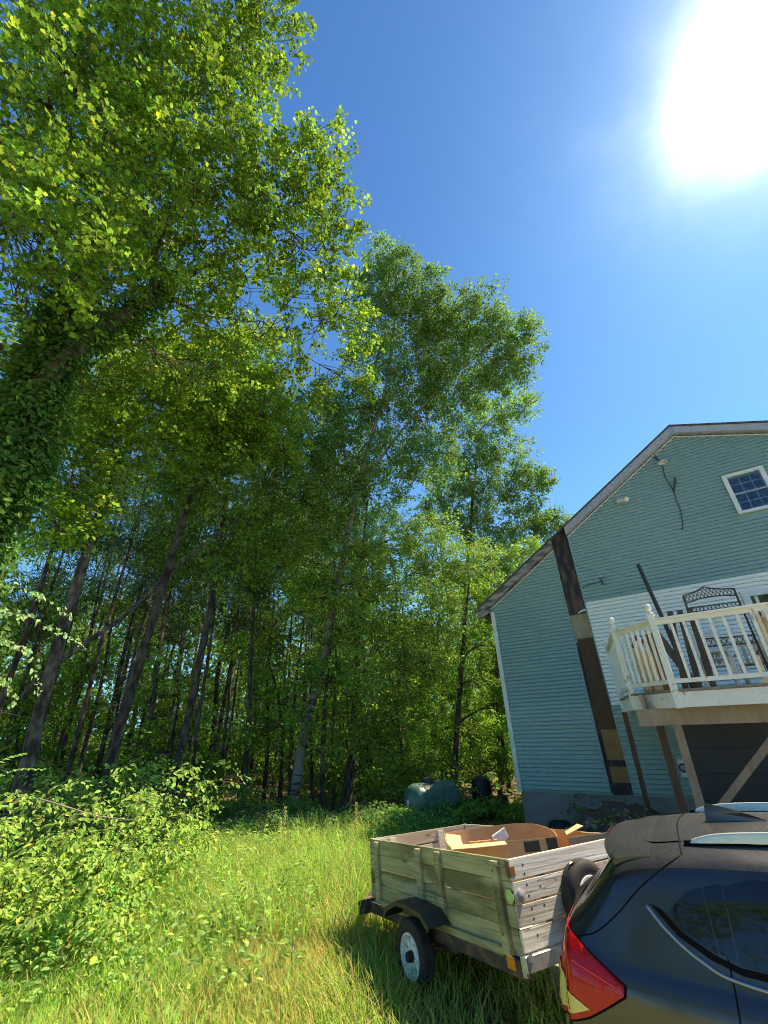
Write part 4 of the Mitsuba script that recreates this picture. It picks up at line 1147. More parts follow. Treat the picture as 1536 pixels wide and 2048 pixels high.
# tailgate spoiler: a lip that stands off the top of the hatch
sp_y = np.linspace(-0.60, 0.60, 25)
rows_ = []
for y in sp_y:
    e = abs(y) / 0.60
    x_tip = 0.335 + 0.10 * e ** 3
    zt = float(body_top(0.60, y)[0])
    ztip = 1.555 - 0.045 * e ** 2.2
    rows_.append([(0.64, y, float(body_top(0.64, y)[0]) + 0.0015), (0.55, y, float(body_top(0.55, y)[0]) + 0.008 + 0.004), (0.46, y, ztip + 0.022 - 0.01 * e), (0.39 + 0.06 * e ** 3, y, ztip + 0.010), (x_tip, y, ztip - 0.008), (x_tip + 0.012, y, ztip - 0.026), (0.47 + 0.03 * e, y, ztip - 0.036), (0.60, y, ztip - 0.03)])
rows_ = np.array(rows_)
a_, b2 = rows_.shape[:2]
i, j = np.meshgrid(np.arange(a_ - 1), np.arange(b2), indexing='ij')
q = np.stack([i * b2 + j, (i + 1) * b2 + j, (i + 1) * b2 + (j + 1) % b2, i * b2 + (j + 1) % b2], -1).reshape(-1, 4)
vv = rows_.reshape(-1, 3)
vv = np.vstack([vv, rows_[0].mean(0), rows_[-1].mean(0)])
ff = list(np.vstack([q[:, [0, 1, 2]], q[:, [0, 2, 3]]]))
for k in range(b2):
    ff += [(a_ * b2, k, (k + 1) % b2), (a_ * b2 + 1, (a_ - 1) * b2 + (k + 1) % b2, (a_ - 1) * b2 + k)]
m = trimesh.Trimesh(vv, ff, process=False)
m.fix_normals()
spk = K_('spoiler', m, 'roof_paint', smooth=45, label='dusty grey lip over the rear hatch')
bl = [(x, y, z) for y in np.linspace(-0.17, 0.17, 9) for x, z in ((0.352, 1.561), (0.335, 1.542))]
bl = np.array([(x - 0.002 + 0.10 * (abs(y) / 0.6) ** 3, y, z + 0.006) for x, y, z in bl])
K_('brake_lamp', trimesh.Trimesh(np.vstack([bl, bl + [0.01, 0, -0.012]]), [t for k in range(8) for t in ((2 * k, 2 * k + 1, 2 * k + 3), (2 * k, 2 * k + 3, 2 * k + 2))], process=False), 'lens_stripe', label='thin red brake lamp in the hatch lip')
# curved gap between roof and hatch lip, and the bowed panel line
for line, nm in (([(0.80, -0.60), (0.785, -0.35), (0.765, 0.0), (0.785, 0.35), (0.80, 0.60)], 'hatch_gap'), ([(0.80, -0.46), (0.66, -0.45), (0.60, -0.36), (0.585, 0.0), (0.60, 0.36), (0.66, 0.45), (0.80, 0.46)], 'roof_groove')):
    pts = smooth_path(np.array([(a, b, 0) for a, b in line]), 10)
    pts[:, 2] = body_top(pts[:, 0], pts[:, 1]) + (0.001 if nm == 'hatch_gap' else 0.003)
    K_(nm, tube(pts, 0.0045 if nm == 'hatch_gap' else 0.0028, 6), 'seam_black')
# rear window and windscreen
def top_patch(xa, xb, wa, wb, off, nx=14, ny=16):
    v = []
    for x in np.linspace(xa, xb, nx):
        t = (x - xa) / (xb - xa)
        w = wa + (wb - wa) * t
        for y in np.linspace(-w, w, ny):
            v.append((x, y, float(body_top(x, y)[0]) + off))
    i, j = np.meshgrid(np.arange(nx - 1), np.arange(ny - 1), indexing='ij')
    q = np.stack([i * ny + j, (i + 1) * ny + j, (i + 1) * ny + j + 1, i * ny + j + 1], -1).reshape(-1, 4)
    return (np.array(v), q)


K_('rear_window', top_patch(0.22, 0.44, 0.52, 0.46, 0.005), 'car_glass', smooth=True)
K_('windscreen', top_patch(2.85, 3.5, 0.52, 0.62, 0.005), 'car_glass', smooth=True)
K_('rear_bumper', join([box(-0.03, 0.35, -0.80, 0.80, 0.40, 0.72, 0.05)]), 'black_plastic', smooth=30)
K_('number_plate', box(-0.006, 0.004, -0.25, 0.25, 0.82, 0.94, 0.003), 'trim_white')
fin = [(0.93, 0.0), (0.935, 0.05), (0.945, 0.088), (0.965, 0.092), (1.03, 0.078), (1.12, 0.05), (1.20, 0.022), (1.26, 0.0)]
fm = prism(fin, -1, 1)
v = np.array(fm.vertices)
hh = v[:, 2].copy()
v[:, 1] *= 0.030 * (1 - 0.82 * hh / 0.095) * np.clip((1.27 - v[:, 0]) / 0.2, 0.05, 1)
v[:, 2] += body_top(v[:, 0], v[:, 1] * 0) - 0.002
K_('roof_fin', trimesh.Trimesh(v, fm.faces, process=False), 'car_paint', smooth=50, label='black fin aerial on the roof')
# ------------------------------------------------------------------ tree skeletons and boughs, world metres
# crown lobes (centre x, y, z, radius), metres
MAPLE_LOBES = [
    (-6.84, 3.04, 15.15, 1.90),
    (-6.24, 3.24, 16.52, 1.80),
    (-5.28, 3.63, 17.35, 1.90),
    (-3.91, 3.81, 18.25, 1.90),
    (-2.64, 3.74, 18.52, 1.10),
    (-3.50, 4.52, 18.16, 1.30),
    (-6.55, 3.18, 12.92, 1.60),
    (-5.89, 3.61, 13.75, 1.80),
    (-5.16, 4.14, 15.05, 1.90),
    (-4.08, 4.54, 15.85, 1.90),
    (-3.36, 5.14, 16.38, 1.20),
    (-6.07, 3.56, 11.24, 1.60),
    (-6.27, 4.51, 13.34, 1.70),
    (-5.32, 5.01, 14.21, 1.70),
    (-3.85, 4.88, 13.57, 1.60),
    (-3.07, 5.46, 14.11, 1.30),
    (-1.98, 5.45, 15.44, 0.80),
    (-1.82, 5.81, 14.76, 1.00),
    (-1.16, 5.32, 16.13, 0.55),
    (-1.15, 6.15, 14.68, 0.95),
    (-0.73, 6.56, 14.49, 0.70),
    (-2.28, 5.96, 13.48, 1.40),
    (-3.47, 5.72, 12.71, 1.50),
    (-4.32, 5.04, 11.54, 1.50),
    (-5.57, 4.96, 11.68, 1.50),
    (-5.35, 3.87, 9.66, 1.60),
    (-5.59, 3.61, 8.93, 1.50),
    (-6.84, 5.02, 9.61, 1.43),
    (-5.71, 5.92, 11.30, 1.21),
    (-4.66, 6.52, 12.13, 1.32),
    (-3.08, 6.30, 11.88, 1.30),
    (-1.89, 6.56, 13.21, 1.20),
    (-1.03, 6.89, 13.71, 0.70),
    (-1.95, 7.09, 12.38, 0.80),
    (-4.34, 7.23, 11.38, 1.10),
    (-3.09, 6.46, 10.50, 0.90),
    (-5.17, 7.31, 10.28, 0.88),
    (-5.65, 6.44, 9.83, 0.77),
    (-4.16, 8.33, 10.94, 0.99),
    (-2.71, 7.35, 11.24, 0.70),
    (-6.23, 6.86, 8.96, 0.83),
    (-5.72, 7.94, 9.61, 0.88),
    (-6.45, 5.37, 8.79, 1.10),
    (-6.40, 6.07, 8.22, 0.88),
    (-0.86, 7.92, 13.05, 0.85),
    (-1.64, 8.47, 12.53, 0.85),
    (-0.41, 8.66, 12.89, 0.60),
    (-2.22, 8.68, 11.57, 0.70),
    (-1.16, 9.46, 11.71, 0.75),
    (-1.78, 9.67, 10.95, 0.60),
    (-0.54, 9.40, 12.24, 0.50),
]
MID_MAPLE_LOBES = [
    (-7.26, 8.22, 9.13, 1.10),
    (-6.34, 9.38, 10.38, 1.20),
    (-5.47, 10.44, 11.43, 1.20),
    (-4.25, 10.96, 12.25, 1.30),
    (-7.49, 8.18, 7.92, 1.10),
    (-7.08, 9.27, 8.95, 0.80),
    (-6.29, 10.94, 10.26, 0.80),
    (-5.03, 11.72, 10.96, 1.20),
    (-3.84, 12.24, 11.72, 1.20),
    (-7.54, 8.20, 6.61, 0.90),
    (-7.08, 8.89, 7.35, 0.60),
    (-5.61, 9.76, 12.06, 1.20),
    (-6.39, 8.60, 11.16, 1.10),
    (-7.29, 7.30, 10.06, 1.20),
    (-4.24, 10.05, 13.16, 1.20),
]
BIRCH_LOBES = [
    (0.48, 13.06, 23.46, 0.88),
    (1.36, 13.63, 23.07, 1.10),
    (0.29, 13.61, 21.91, 1.32),
    (2.54, 13.79, 21.63, 1.21),
    (2.03, 14.90, 20.85, 1.76),
    (3.74, 14.51, 20.25, 1.54),
    (5.09, 14.07, 19.62, 1.32),
    (6.26, 14.27, 19.07, 1.10),
    (7.37, 14.08, 18.78, 0.61),
    (7.06, 14.46, 17.88, 0.88),
    (0.20, 14.77, 20.43, 1.54),
    (2.94, 15.30, 19.07, 1.76),
    (5.04, 14.95, 18.20, 1.54),
    (6.09, 14.93, 17.12, 1.10),
    (-0.39, 15.52, 18.44, 1.54),
    (1.62, 16.05, 17.83, 1.65),
    (3.55, 15.75, 17.09, 1.65),
    (5.44, 15.68, 16.59, 1.10),
    (-1.44, 15.85, 15.86, 1.65),
    (0.49, 16.08, 15.64, 1.54),
    (2.43, 16.18, 15.31, 1.43),
    (-2.82, 15.47, 15.30, 1.65),
    (-3.67, 15.52, 13.38, 1.65),
    (-1.68, 15.92, 13.28, 1.54),
    (0.38, 16.16, 13.06, 1.43),
    (-4.32, 15.93, 11.56, 1.54),
    (-2.33, 15.95, 11.22, 1.54),
    (-0.37, 16.23, 11.03, 1.43),
    (-5.07, 15.64, 13.54, 1.43),
    (1.98, 16.24, 12.76, 1.32),
]
YOUNG_BIRCH_LOBES = [
    (-1.63, 15.61, 8.69, 1.16),
    (0.19, 15.63, 8.83, 1.16),
    (1.84, 15.76, 9.03, 1.16),
    (-3.29, 15.90, 8.67, 1.16),
    (-1.63, 15.67, 7.05, 1.05),
    (0.11, 15.77, 7.00, 1.05),
    (1.90, 15.86, 7.35, 1.05),
    (3.31, 15.67, 7.85, 1.05),
    (-1.43, 15.58, 5.49, 1.00),
    (0.22, 15.69, 5.26, 1.00),
    (1.91, 15.72, 5.56, 1.00),
    (-2.66, 16.13, 6.82, 1.05),
    (-0.89, 15.48, 3.90, 0.89),
    (0.50, 15.50, 3.85, 0.89),
    (1.60, 15.79, 4.17, 0.84),
    (-0.74, 15.37, 2.63, 0.73),
    (0.25, 15.60, 2.45, 0.73),
    (-2.59, 16.03, 5.08, 0.73),
    (-3.41, 14.99, 10.50, 1.10),
    (-4.37, 15.98, 9.19, 1.00),
    (-2.25, 15.57, 9.82, 1.00),
    (-2.30, 15.54, 3.80, 0.70),
    (-1.59, 15.51, 1.78, 0.60),
    (-0.46, 15.58, 1.45, 0.70),
]
CHERRY_LOBES = [
    (3.49, 17.62, 6.76, 1.06),
    (4.43, 17.33, 7.07, 0.74),
    (3.03, 17.55, 4.92, 0.95),
    (3.89, 17.54, 5.28, 0.64),
    (2.20, 17.33, 3.09, 0.95),
    (3.44, 17.64, 3.42, 0.74),
    (1.49, 17.10, 1.78, 0.95),
    (2.81, 17.37, 1.89, 0.85),
    (3.71, 17.63, 2.02, 0.64),
    (1.91, 17.11, 0.69, 0.74),
    (3.25, 17.67, 0.75, 0.74),
    (3.90, 18.09, 0.85, 0.53),
    (0.72, 17.43, 0.86, 0.74),
] + [(4.2, 15.9, 4.5, 0.8), (3.7, 15.8, 2.7, 0.6), (5.2, 16.3, 4.4, 0.8)]  # last boughs added out of sight behind the house corner to shade the tank
OAK_LOBES = [
    (7.95, 24.16, 21.57, 1.66),
    (10.07, 23.08, 21.90, 1.02),
    (5.95, 24.70, 19.41, 1.79),
    (8.79, 25.14, 18.71, 1.92),
    (10.38, 25.49, 17.18, 1.41),
    (4.75, 25.65, 17.14, 1.79),
    (7.56, 26.28, 16.14, 1.92),
    (10.07, 26.29, 14.44, 1.54),
    (11.11, 26.11, 13.92, 1.15),
    (12.11, 26.24, 14.32, 0.64),
    (3.80, 25.60, 14.78, 1.54),
    (6.18, 26.29, 13.86, 1.66),
    (8.53, 26.79, 12.85, 1.54),
    (10.86, 26.85, 12.40, 1.02),
    (11.15, 25.27, 17.00, 0.77),
]
ASH_LOBES = [
    (6.27, 22.03, 9.79, 1.15),
    (7.92, 22.53, 10.50, 1.03),
    (4.80, 21.96, 9.26, 1.15),
    (6.43, 22.33, 8.74, 0.92),
    (5.45, 21.91, 6.54, 0.80),
    (4.99, 22.31, 4.66, 0.80),
    (5.24, 22.38, 3.05, 0.80),
]
MAPLE_TRUNK = [(-6.34, 5.81, 2.45), (-6.39, 5.76, 5.16), (-6.34, 5.81, 7.26), (-6.35, 5.73, 9.78), (-6.33, 5.53, 12.18), (-6.28, 5.42, 14.51), (-6.32, 5.07, 18.27), (-6.29, 4.78, 22.07)]
MAPLE_LIMB = [(-6.39, 5.76, 6.52), (-5.99, 5.60, 8.30), (-5.47, 5.83, 9.71), (-4.87, 6.22, 11.42), (-4.21, 6.80, 13.35), (-2.91, 7.66, 16.44)]
MAPLE_LIMB2 = [(-6.34, 5.66, 10.96), (-6.01, 5.27, 12.87), (-6.18, 4.42, 12.90), (-6.32, 3.45, 13.55)]
MID_TRUNK = [(-7.26, 9.55, 1.81), (-7.32, 9.51, 2.53), (-7.35, 9.49, 5.27), (-7.29, 9.53, 7.78), (-7.33, 9.63, 9.12), (-7.29, 9.78, 10.39), (-7.27, 10.17, 13.00)]
MID_TRUNK2 = [(-6.59, 11.21, 1.28), (-6.59, 11.20, 2.09), (-6.44, 11.30, 4.28), (-6.25, 11.40, 6.84), (-6.18, 11.67, 9.19), (-6.15, 11.91, 11.58)]
MID_TRUNK3 = [(-6.20, 13.66, 1.03), (-6.07, 13.72, 2.26), (-5.98, 13.76, 4.67), (-5.90, 13.79, 7.01), (-6.05, 13.94, 10.06)]
LEAN_BRANCH = [(-7.75, 9.42, 2.91), (-7.49, 9.75, 3.64), (-6.85, 10.81, 4.97), (-6.32, 11.70, 6.49), (-5.57, 12.84, 8.18), (-4.41, 14.13, 10.41)]
BIRCH_TRUNK = [(-3.16, 15.28, -0.13), (-2.90, 15.33, 1.98), (-2.45, 15.41, 3.96), (-1.89, 15.48, 7.00), (-1.16, 15.56, 10.95), (-0.62, 15.49, 13.20), (0.30, 15.30, 16.52), (1.01, 15.17, 21.25), (1.21, 14.95, 25.12)]
BIRCH_LIMB = [(-1.16, 15.56, 10.95), (0.16, 15.60, 13.10), (1.64, 15.41, 15.02), (3.39, 14.92, 16.62), (5.29, 14.03, 17.84)]
DARK_TRUNK = [(-1.67, 16.42, -0.49), (-1.42, 16.44, 1.75), (-1.23, 16.45, 4.20), (-1.05, 16.47, 7.69), (-0.71, 16.28, 11.08)]
CHERRY_TRUNK = [(1.81, 16.40, -0.22), (2.23, 16.35, 2.07), (2.90, 16.24, 5.45), (3.33, 16.16, 7.39)]
OAK_TRUNK = [(3.03, 26.83, -1.06), (3.65, 26.75, 2.03), (4.94, 26.54, 9.11), (6.32, 26.25, 16.18), (7.62, 25.90, 22.04)]


ASH_TRUNK = [(4.47, 21.54, -0.50), (4.91, 21.45, 3.01), (5.50, 21.30, 7.67), (5.77, 21.23, 10.38)]
# ------------------------------------------------------------------ propane tank
pt = thing('propane_tank', 'pale green propane tank lying in dappled shade at the edge of the wood', 'tank')
tx = unit(np.array([0.80, 0.60, 0]))
ty = np.array([-tx[1], tx[0], 0])
tg = float(ground_z(0.75, 14.6))
TK = frame((0.32, 14.15, tg + 0.62), ty, (0, 0, 1), tx)
prof = [(0.0, 0.0)] + [(0.44 * math.sin(a), 0.30 * (1 - math.cos(a))) for a in np.linspace(0.12, math.pi / 2, 9)]
prof += [(0.44, 1.55)] + [(0.44 * math.sin(a), 1.85 - 0.30 * (1 - math.cos(a))) for a in np.linspace(math.pi / 2, 0.12, 9)] + [(0, 1.85)]
part(pt, 'shell', placed(lathe(prof, 40), TK), 'tank_paint', smooth=35)
part(pt, 'dome_lid', placed(lathe([(0, 0.14), (0.12, 0.13), (0.17, 0.10), (0.18, 0.0), (0.17, -0.06)], 20), frame(np.array([0.32, 14.15, tg + 1.05]) + tx * 0.80, ty, tx, (0, 0, 1))), 'black_iron', smooth=40)
part(pt, 'end_plate', placed(lathe([(0, -0.012), (0.05, -0.012), (0.05, 0.01)], 12), frame(np.array([0.32, 14.15, tg + 0.62]) + np.array([0.01, -0.01, 0.03]), ty, (0, 0, 1), tx)), 'trim_white')
for t in (0.35, 1.5):
    c = np.array([0.32, 14.15, 0]) + tx * t
    part(pt, 'foot', beam((c - ty * 0.28) + [0, 0, tg + 0.1], (c + ty * 0.28) + [0, 0, tg + 0.1], 0.12, 0.26), 'concrete')
gr = thing('covered_grill', 'black covered barrel shape behind the tank near the house corner', 'grill')
gg = float(ground_z(2.6, 14.8))
part(gr, 'cover', placed(lathe([(0.0, 1.12), (0.14, 1.11), (0.26, 1.05), (0.30, 0.94), (0.31, 0.62), (0.27, 0.55), (0, 0.55)], 22), frame((2.62, 15.3, gg), (1, 0, 0), (0, 1, 0), (0, 0, 1))), 'black_plastic', smooth=35)
for a in range(3):
    part(gr, 'leg', rod((2.62 + 0.2 * math.cos(2.1 * a), 15.3 + 0.2 * math.sin(2.1 * a), gg - 0.05), (2.62 + 0.14 * math.cos(2.1 * a), 15.3 + 0.14 * math.sin(2.1 * a), gg + 0.6), 0.014, 6), 'black_iron')
tbk = thing('timber_stack', 'low dark stack of old timbers beside the house corner', 'timber')
for k in range(6):
    part(tbk, 'timber', beam((2.0 + 0.05 * (k % 2), 15.7 + 0.16 * (k % 3), gg + 0.05 + 0.15 * (k // 2)), (3.6, 16.3 + 0.16 * (k % 3), gg + 0.07 + 0.15 * (k // 2)), 0.14, 0.14, bevel=0.01), 'brown_post')

# ------------------------------------------------------------------ foliage
SHAPES_ = {
    'diamond': (np.array([(0, 0, 0), (0.45, 0.5, 0.10), (1, 0, -0.06), (0.45, -0.5, 0.10)]), np.array([(0, 1, 2), (0, 2, 3)])),
    'ovate': (np.array([(0, 0, 0), (0.30, 0.46, 0.10), (0.70, 0.36, 0.07), (1, 0, -0.12), (0.70, -0.36, 0.07), (0.30, -0.46, 0.10)]), np.array([(0, 1, 2), (0, 2, 3), (0, 3, 4), (0, 4, 5)])),
    'maple': (np.array([(0, 0, 0), (0.06, 0.46, 0.05), (0.34, 0.20, 0.03), (0.66, 0.50, 0.08), (1, 0, -0.08), (0.66, -0.50, 0.08), (0.34, -0.20, 0.03), (0.06, -0.46, 0.05)]), np.array([(0, 1, 2), (0, 2, 3), (0, 3, 4), (0, 4, 5), (0, 5, 6), (0, 6, 7)])),
    'broad': (np.array([(0, 0, 0), (0.12, 0.48, 0.06), (0.62, 0.46, 0.08), (1, 0, -0.10), (0.62, -0.46, 0.08), (0.12, -0.48, 0.06)]), np.array([(0, 1, 2), (0, 2, 3), (0, 3, 4), (0, 4, 5)])),
    'needle': (np.array([(0, -0.5, 0), (1, 0, 0), (0, 0.5, 0)]), np.array([(0, 1, 2)])),
}


def leaf_mesh(P, D, N, L, W, C, shape):
    tv, tf = SHAPES_[shape]
    D = unit(D)
    S = unit(np.cross(D, N))
    N = np.cross(S, D)
    v = P[:, None] + D[:, None] * (tv[None, :, 0:1] * L[:, None, None]) + S[:, None] * (tv[None, :, 1:2] * W[:, None, None]) + N[:, None] * (tv[None, :, 2:3] * L[:, None, None])
    f = tf[None] + (np.arange(len(P)) * len(tv))[:, None, None]
    return v.reshape(-1, 3), f.reshape(-1, 3), np.repeat(np.clip(C, 0.004, 0.9), len(tv), 0)


def merge(parts_):
    vs, fs, cs, at = [], [], [], 0
    for v, f, c in parts_:
        vs.append(v)
        fs.append(f + at)
        cs.append(c)
        at += len(v)
    return np.vstack(vs), np.vstack(fs), np.vstack(cs)


def put_leaves(parent, name, parts_, bsdf='leaf', label=None, kind=None):
    v, f, c = merge(parts_)
    key = numbered(parent + '__' + name if parent else name)
    scene[key] = mikit.ply((v, f), bsdf, color=c)
    if label or kind:
        labels[key] = {k: x for k, x in (('label', label), ('kind', kind)) if x}
    return key


def rand_dir(g, n):
    return unit(g.normal(size=(n, 3)))


def tint(g, n, tone, var=0.22, yellow=0.0):
    """Leaf colours: each leaf a little lighter, yellower or bluer than the next."""
    t = 2.15 * np.asarray(tone)[None] * np.exp(var * g.normal(size=(n, 1))) * np.exp(0.07 * g.normal(size=(n, 3)))
    y = g.random(n) < yellow
    t[y] = t[y] * [1.9, 1.45, 0.9]
    return t


def lobe(g, c, r, n, L, tone, shape='diamond', wr=0.75, flat=0.8, per=26, droop=0.35, up=1.0, yellow=0.03, twig_scale=1.0, ragged=0.18, gaps=0.36, spread=0.10, far_shape=None):
    """The leaves of one bough: twigs through a ragged volume about c, leaves along each twig. Returns leaves and twig segments."""
    nt = max(3, int(n / per))
    if far_shape and np.linalg.norm(np.asarray(c) - EYE) > 11.5:
        shape = far_shape
    tone = np.asarray(tone) * np.exp(spread * g.normal())
    d = rand_dir(g, nt)
    d[:, 2] = d[:, 2] * flat
    rad = r * (0.30 + 0.70 * g.random(nt) ** 0.55) * (1 + ragged * g.normal(size=nt))
    # big lumps and hollows inside a bough
    lump = nfbm(d * 2.3 + np.asarray(c) * 1.7, 2, 4)
    keep = lump > gaps + 0.06 * g.normal(size=nt)
    d, rad, nt = d[keep], rad[keep], int(keep.sum())
    if nt == 0:
        return [], []
    A = np.asarray(c) + d * rad[:, None]
    tl = twig_scale * (0.26 + 0.20 * r ** 0.5) * (0.6 + 0.7 * g.random(nt))
    td = unit(d * 0.9 + 0.55 * g.normal(size=(nt, 3)) * [1, 1, 0.5] + [0, 0, 0.10])
    k = per
    t = np.clip((np.arange(k)[None] + g.random((nt, k))) / k, 0.04, 1)
    base = A[:, None] + td[:, None] * (t * tl[:, None])[..., None] + np.array([0, 0, -0.18])[None, None] * (t ** 2 * tl[:, None])[..., None]
    sd = rand_dir(g, nt * k).reshape(nt, k, 3)
    D = td[:, None] * 0.45 + sd * 0.85 + np.array([0, 0, -droop])
    P = base + sd * (0.05 + 0.06 * g.random((nt, k, 1))) * (L / 0.08)
    N = np.array([0, 0, up]) + 0.62 * g.normal(size=(nt, k, 3))
    m = nt * k
    Ls = L * (0.50 + 0.85 * g.random(m))
    tt = np.repeat(np.exp(0.13 * g.normal(size=(nt, 1))), k, 0)
    C = tint(g, m, tone, yellow=yellow) * tt
    return [leaf_mesh(P.reshape(-1, 3), D.reshape(-1, 3), N.reshape(-1, 3), Ls, Ls * wr, C, shape)], [(A[q], A[q] + td[q] * tl[q]) for q in range(nt)]


def thin_sticks(segs, r0, r1):
    """Many three-sided twigs as one mesh."""
    a = np.array([s[0] for s in segs])
    b = np.array([s[1] for s in segs])
    d = unit(b - a)
    x = unit(np.cross(d, np.where(np.abs(d[:, 2:]) < 0.9, [[0, 0, 1.0]], [[1.0, 0, 0]])))
    y = np.cross(d, x)
    v = []
    for k in range(3):
        o = x * math.cos(2.094 * k) + y * math.sin(2.094 * k)
        v += [a + o * r0, b + o * r1]
    v = np.stack(v, 1)
    f = np.array([(0, 2, 3), (0, 3, 1), (2, 4, 5), (2, 5, 3), (4, 0, 1), (4, 1, 5)])
    return trimesh.Trimesh(v.reshape(-1, 3), (f[None] + 6 * np.arange(len(a))[:, None, None]).reshape(-1, 3), process=False)


def limb_to(nodes, node_r, c, g, wig):
    """A curved limb to the bough at c from the nearest wood that is there already, preferably from below."""
    d = np.linalg.norm(nodes - c, axis=1)
    cost = d + 0.9 * np.maximum(0, nodes[:, 2] - c[2] + 0.3 * d) + 0.25 * g.random(len(d)) * d
    i = int(np.argmin(cost))
    s = nodes[i]
    L = np.linalg.norm(c - s)
    mid = (s + c) / 2 + np.array([0, 0, 0.10 * L]) + g.normal(size=3) * wig * L
    q1 = s * 0.7 + mid * 0.3 + g.normal(size=3) * 0.5 * wig * L
    return smooth_path([s, q1, mid, c], 4), node_r[i], L


def tree(name, label, cat, trunk, r0, r1, lobes, leaf, bark_m, n_of, seed, group=None, limbs=True, sides=9, boughs=(), low=0.45, sticks=True, leaf_bsdf='leaf', thin=1.0, wig=0.07):
    g = np.random.default_rng(seed)
    key = thing(name, label, cat, group)
    path = smooth_path(trunk, 5)
    # root the trunk in the ground
    gz = float(ground_z(path[0, 0], path[0, 1]))
    if path[0, 2] > gz - 0.1:
        path = np.vstack([[path[0, 0] + (path[0, 0] - path[3, 0]) * 0.1, path[0, 1], gz - 0.2], path])
    t = np.linspace(0, 1, len(path))
    rad = r0 * (1 - t) ** 0.8 + r1
    rad[:2] *= [1.35, 1.1]
    wood = [tube(path, rad, sides, wob=0.05, seed=seed)]
    for b, ra, rb in boughs:
        bp = smooth_path(b, 5)
        wood.append(tube(bp, np.linspace(ra, rb, len(bp)), 8, wob=0.05, seed=seed + 1))
    allp = np.vstack([path] + [smooth_path(b, 5) for b, _, _ in boughs])
    part(key, 'trunk', join(wood), bark_m, smooth=True)
    lv, segs = [], []
    limb_m = []
    nodes = allp[allp[:, 2] > allp[0, 2] + 0.12 * np.ptp(allp[:, 2])]
    node_r = np.full(len(nodes), 0.5 * r0)
    order = sorted(lobes, key=lambda c: np.min(np.linalg.norm(allp - np.array(c[:3]), axis=1)))
    for c in order:
        cen_, r = np.array(c[:3]), c[3]
        if limbs:
            lp_, rp_, L = limb_to(nodes, node_r, cen_, g, wig)
            ra = min(0.018 + 0.011 * L + 0.012 * r, 0.8 * rp_ + 0.004) * thin
            rr_ = np.linspace(ra, max(0.45 * ra, 0.010), len(lp_))
            limb_m.append(tube(lp_, rr_, 5, cap=False))
            nodes, node_r = np.vstack([nodes, lp_[3:]]), np.concatenate([node_r, rr_[3:]])
        a, s = lobe(g, cen_, r, n_of(r), **leaf)
        lv += a
        segs += s
        if limbs and s:
            for q in g.choice(len(s), min(len(s), int(5 + 9 * r)), replace=False):
                p0 = lp_[int(g.integers(len(lp_) // 2, len(lp_)))]
                limb_m.append(tube([p0, (p0 + s[q][0]) / 2 + g.normal(size=3) * 0.06, s[q][0]], [0.014, 0.009, 0.005], 3, cap=False))
    if limb_m:
        part(key, 'branches', join(limb_m), bark_m, smooth=True, kind='stuff')
    if sticks and segs:
        part(key, 'twigs', thin_sticks(segs, 0.005, 0.002), bark_m, kind='stuff')
    put_leaves(key, 'crown', lv, leaf_bsdf)
    return key


G_MAPLE = (0.094, 0.160, 0.016)
G_LIME = (0.118, 0.185, 0.018)
G_BIRCH = (0.082, 0.145, 0.030)
G_OAK = (0.094, 0.158, 0.032)
G_PINE = (0.045, 0.082, 0.026)
G_DARK = (0.085, 0.150, 0.020)

maple_leaf = dict(L=0.082, tone=G_MAPLE, shape='maple', wr=1.0, per=24, droop=0.45, yellow=0.07, gaps=0.51, spread=0.16, far_shape='broad')
cover = lambda k, L, wr=0.75: (lambda r: int(k * 2.9 * r * r * 2.2 / (0.5 * L * L * wr)))
tree('maple_tree', 'large leaning maple with ivy on its trunk filling the upper left', 'tree', MAPLE_TRUNK, 0.30, 0.05, MAPLE_LOBES, maple_leaf, 'maple_bark', cover(0.98, 0.082, 1.0), 21,
     boughs=((MAPLE_LIMB, 0.19, 0.05), (MAPLE_LIMB2, 0.09, 0.03)), sides=14, thin=1.0, wig=0.10)
mid_leaf = dict(L=0.10, tone=G_LIME, shape='diamond', wr=0.9, per=24, droop=0.3, yellow=0.05)
tree('mid_maple', 'straight young maple with a pale lit trunk behind the hanging vines', 'tree', MID_TRUNK, 0.115, 0.035, MID_MAPLE_LOBES, mid_leaf, 'maple_bark', cover(1.9, 0.10, 0.9), 22,
     boughs=((LEAN_BRANCH, 0.07, 0.03),))
birch_leaf = dict(L=0.115, tone=G_BIRCH, shape='diamond', wr=0.8, per=26, droop=0.4, yellow=0.02, gaps=0.42, spread=0.14)
tree('birch_tree', 'tall birch with a pale trunk, tallest crown against the blue sky', 'tree', BIRCH_TRUNK, 0.135, 0.03, BIRCH_LOBES, birch_leaf, 'birch_bark', cover(1.75, 0.105, 0.8), 23,
     boughs=((BIRCH_LIMB, 0.085, 0.02),))
yb_leaf = dict(L=0.080, tone=(0.115, 0.182, 0.034), shape='diamond', wr=0.8, per=24, droop=0.5, yellow=0.03, twig_scale=0.75, spread=0.15, gaps=0.42)
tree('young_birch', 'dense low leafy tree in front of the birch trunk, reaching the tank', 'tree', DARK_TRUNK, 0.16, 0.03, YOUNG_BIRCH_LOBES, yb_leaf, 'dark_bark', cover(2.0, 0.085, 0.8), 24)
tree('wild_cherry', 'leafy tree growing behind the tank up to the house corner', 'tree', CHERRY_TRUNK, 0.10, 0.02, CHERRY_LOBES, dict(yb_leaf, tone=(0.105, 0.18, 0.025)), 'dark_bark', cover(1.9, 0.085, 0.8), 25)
tree('oak_tree', 'pale green tree beyond the house roof, nearest the open sky', 'tree', OAK_TRUNK, 0.18, 0.03, OAK_LOBES, dict(birch_leaf, L=0.15, tone=G_OAK), 'dark_bark', cover(2.6, 0.15, 0.8), 26)
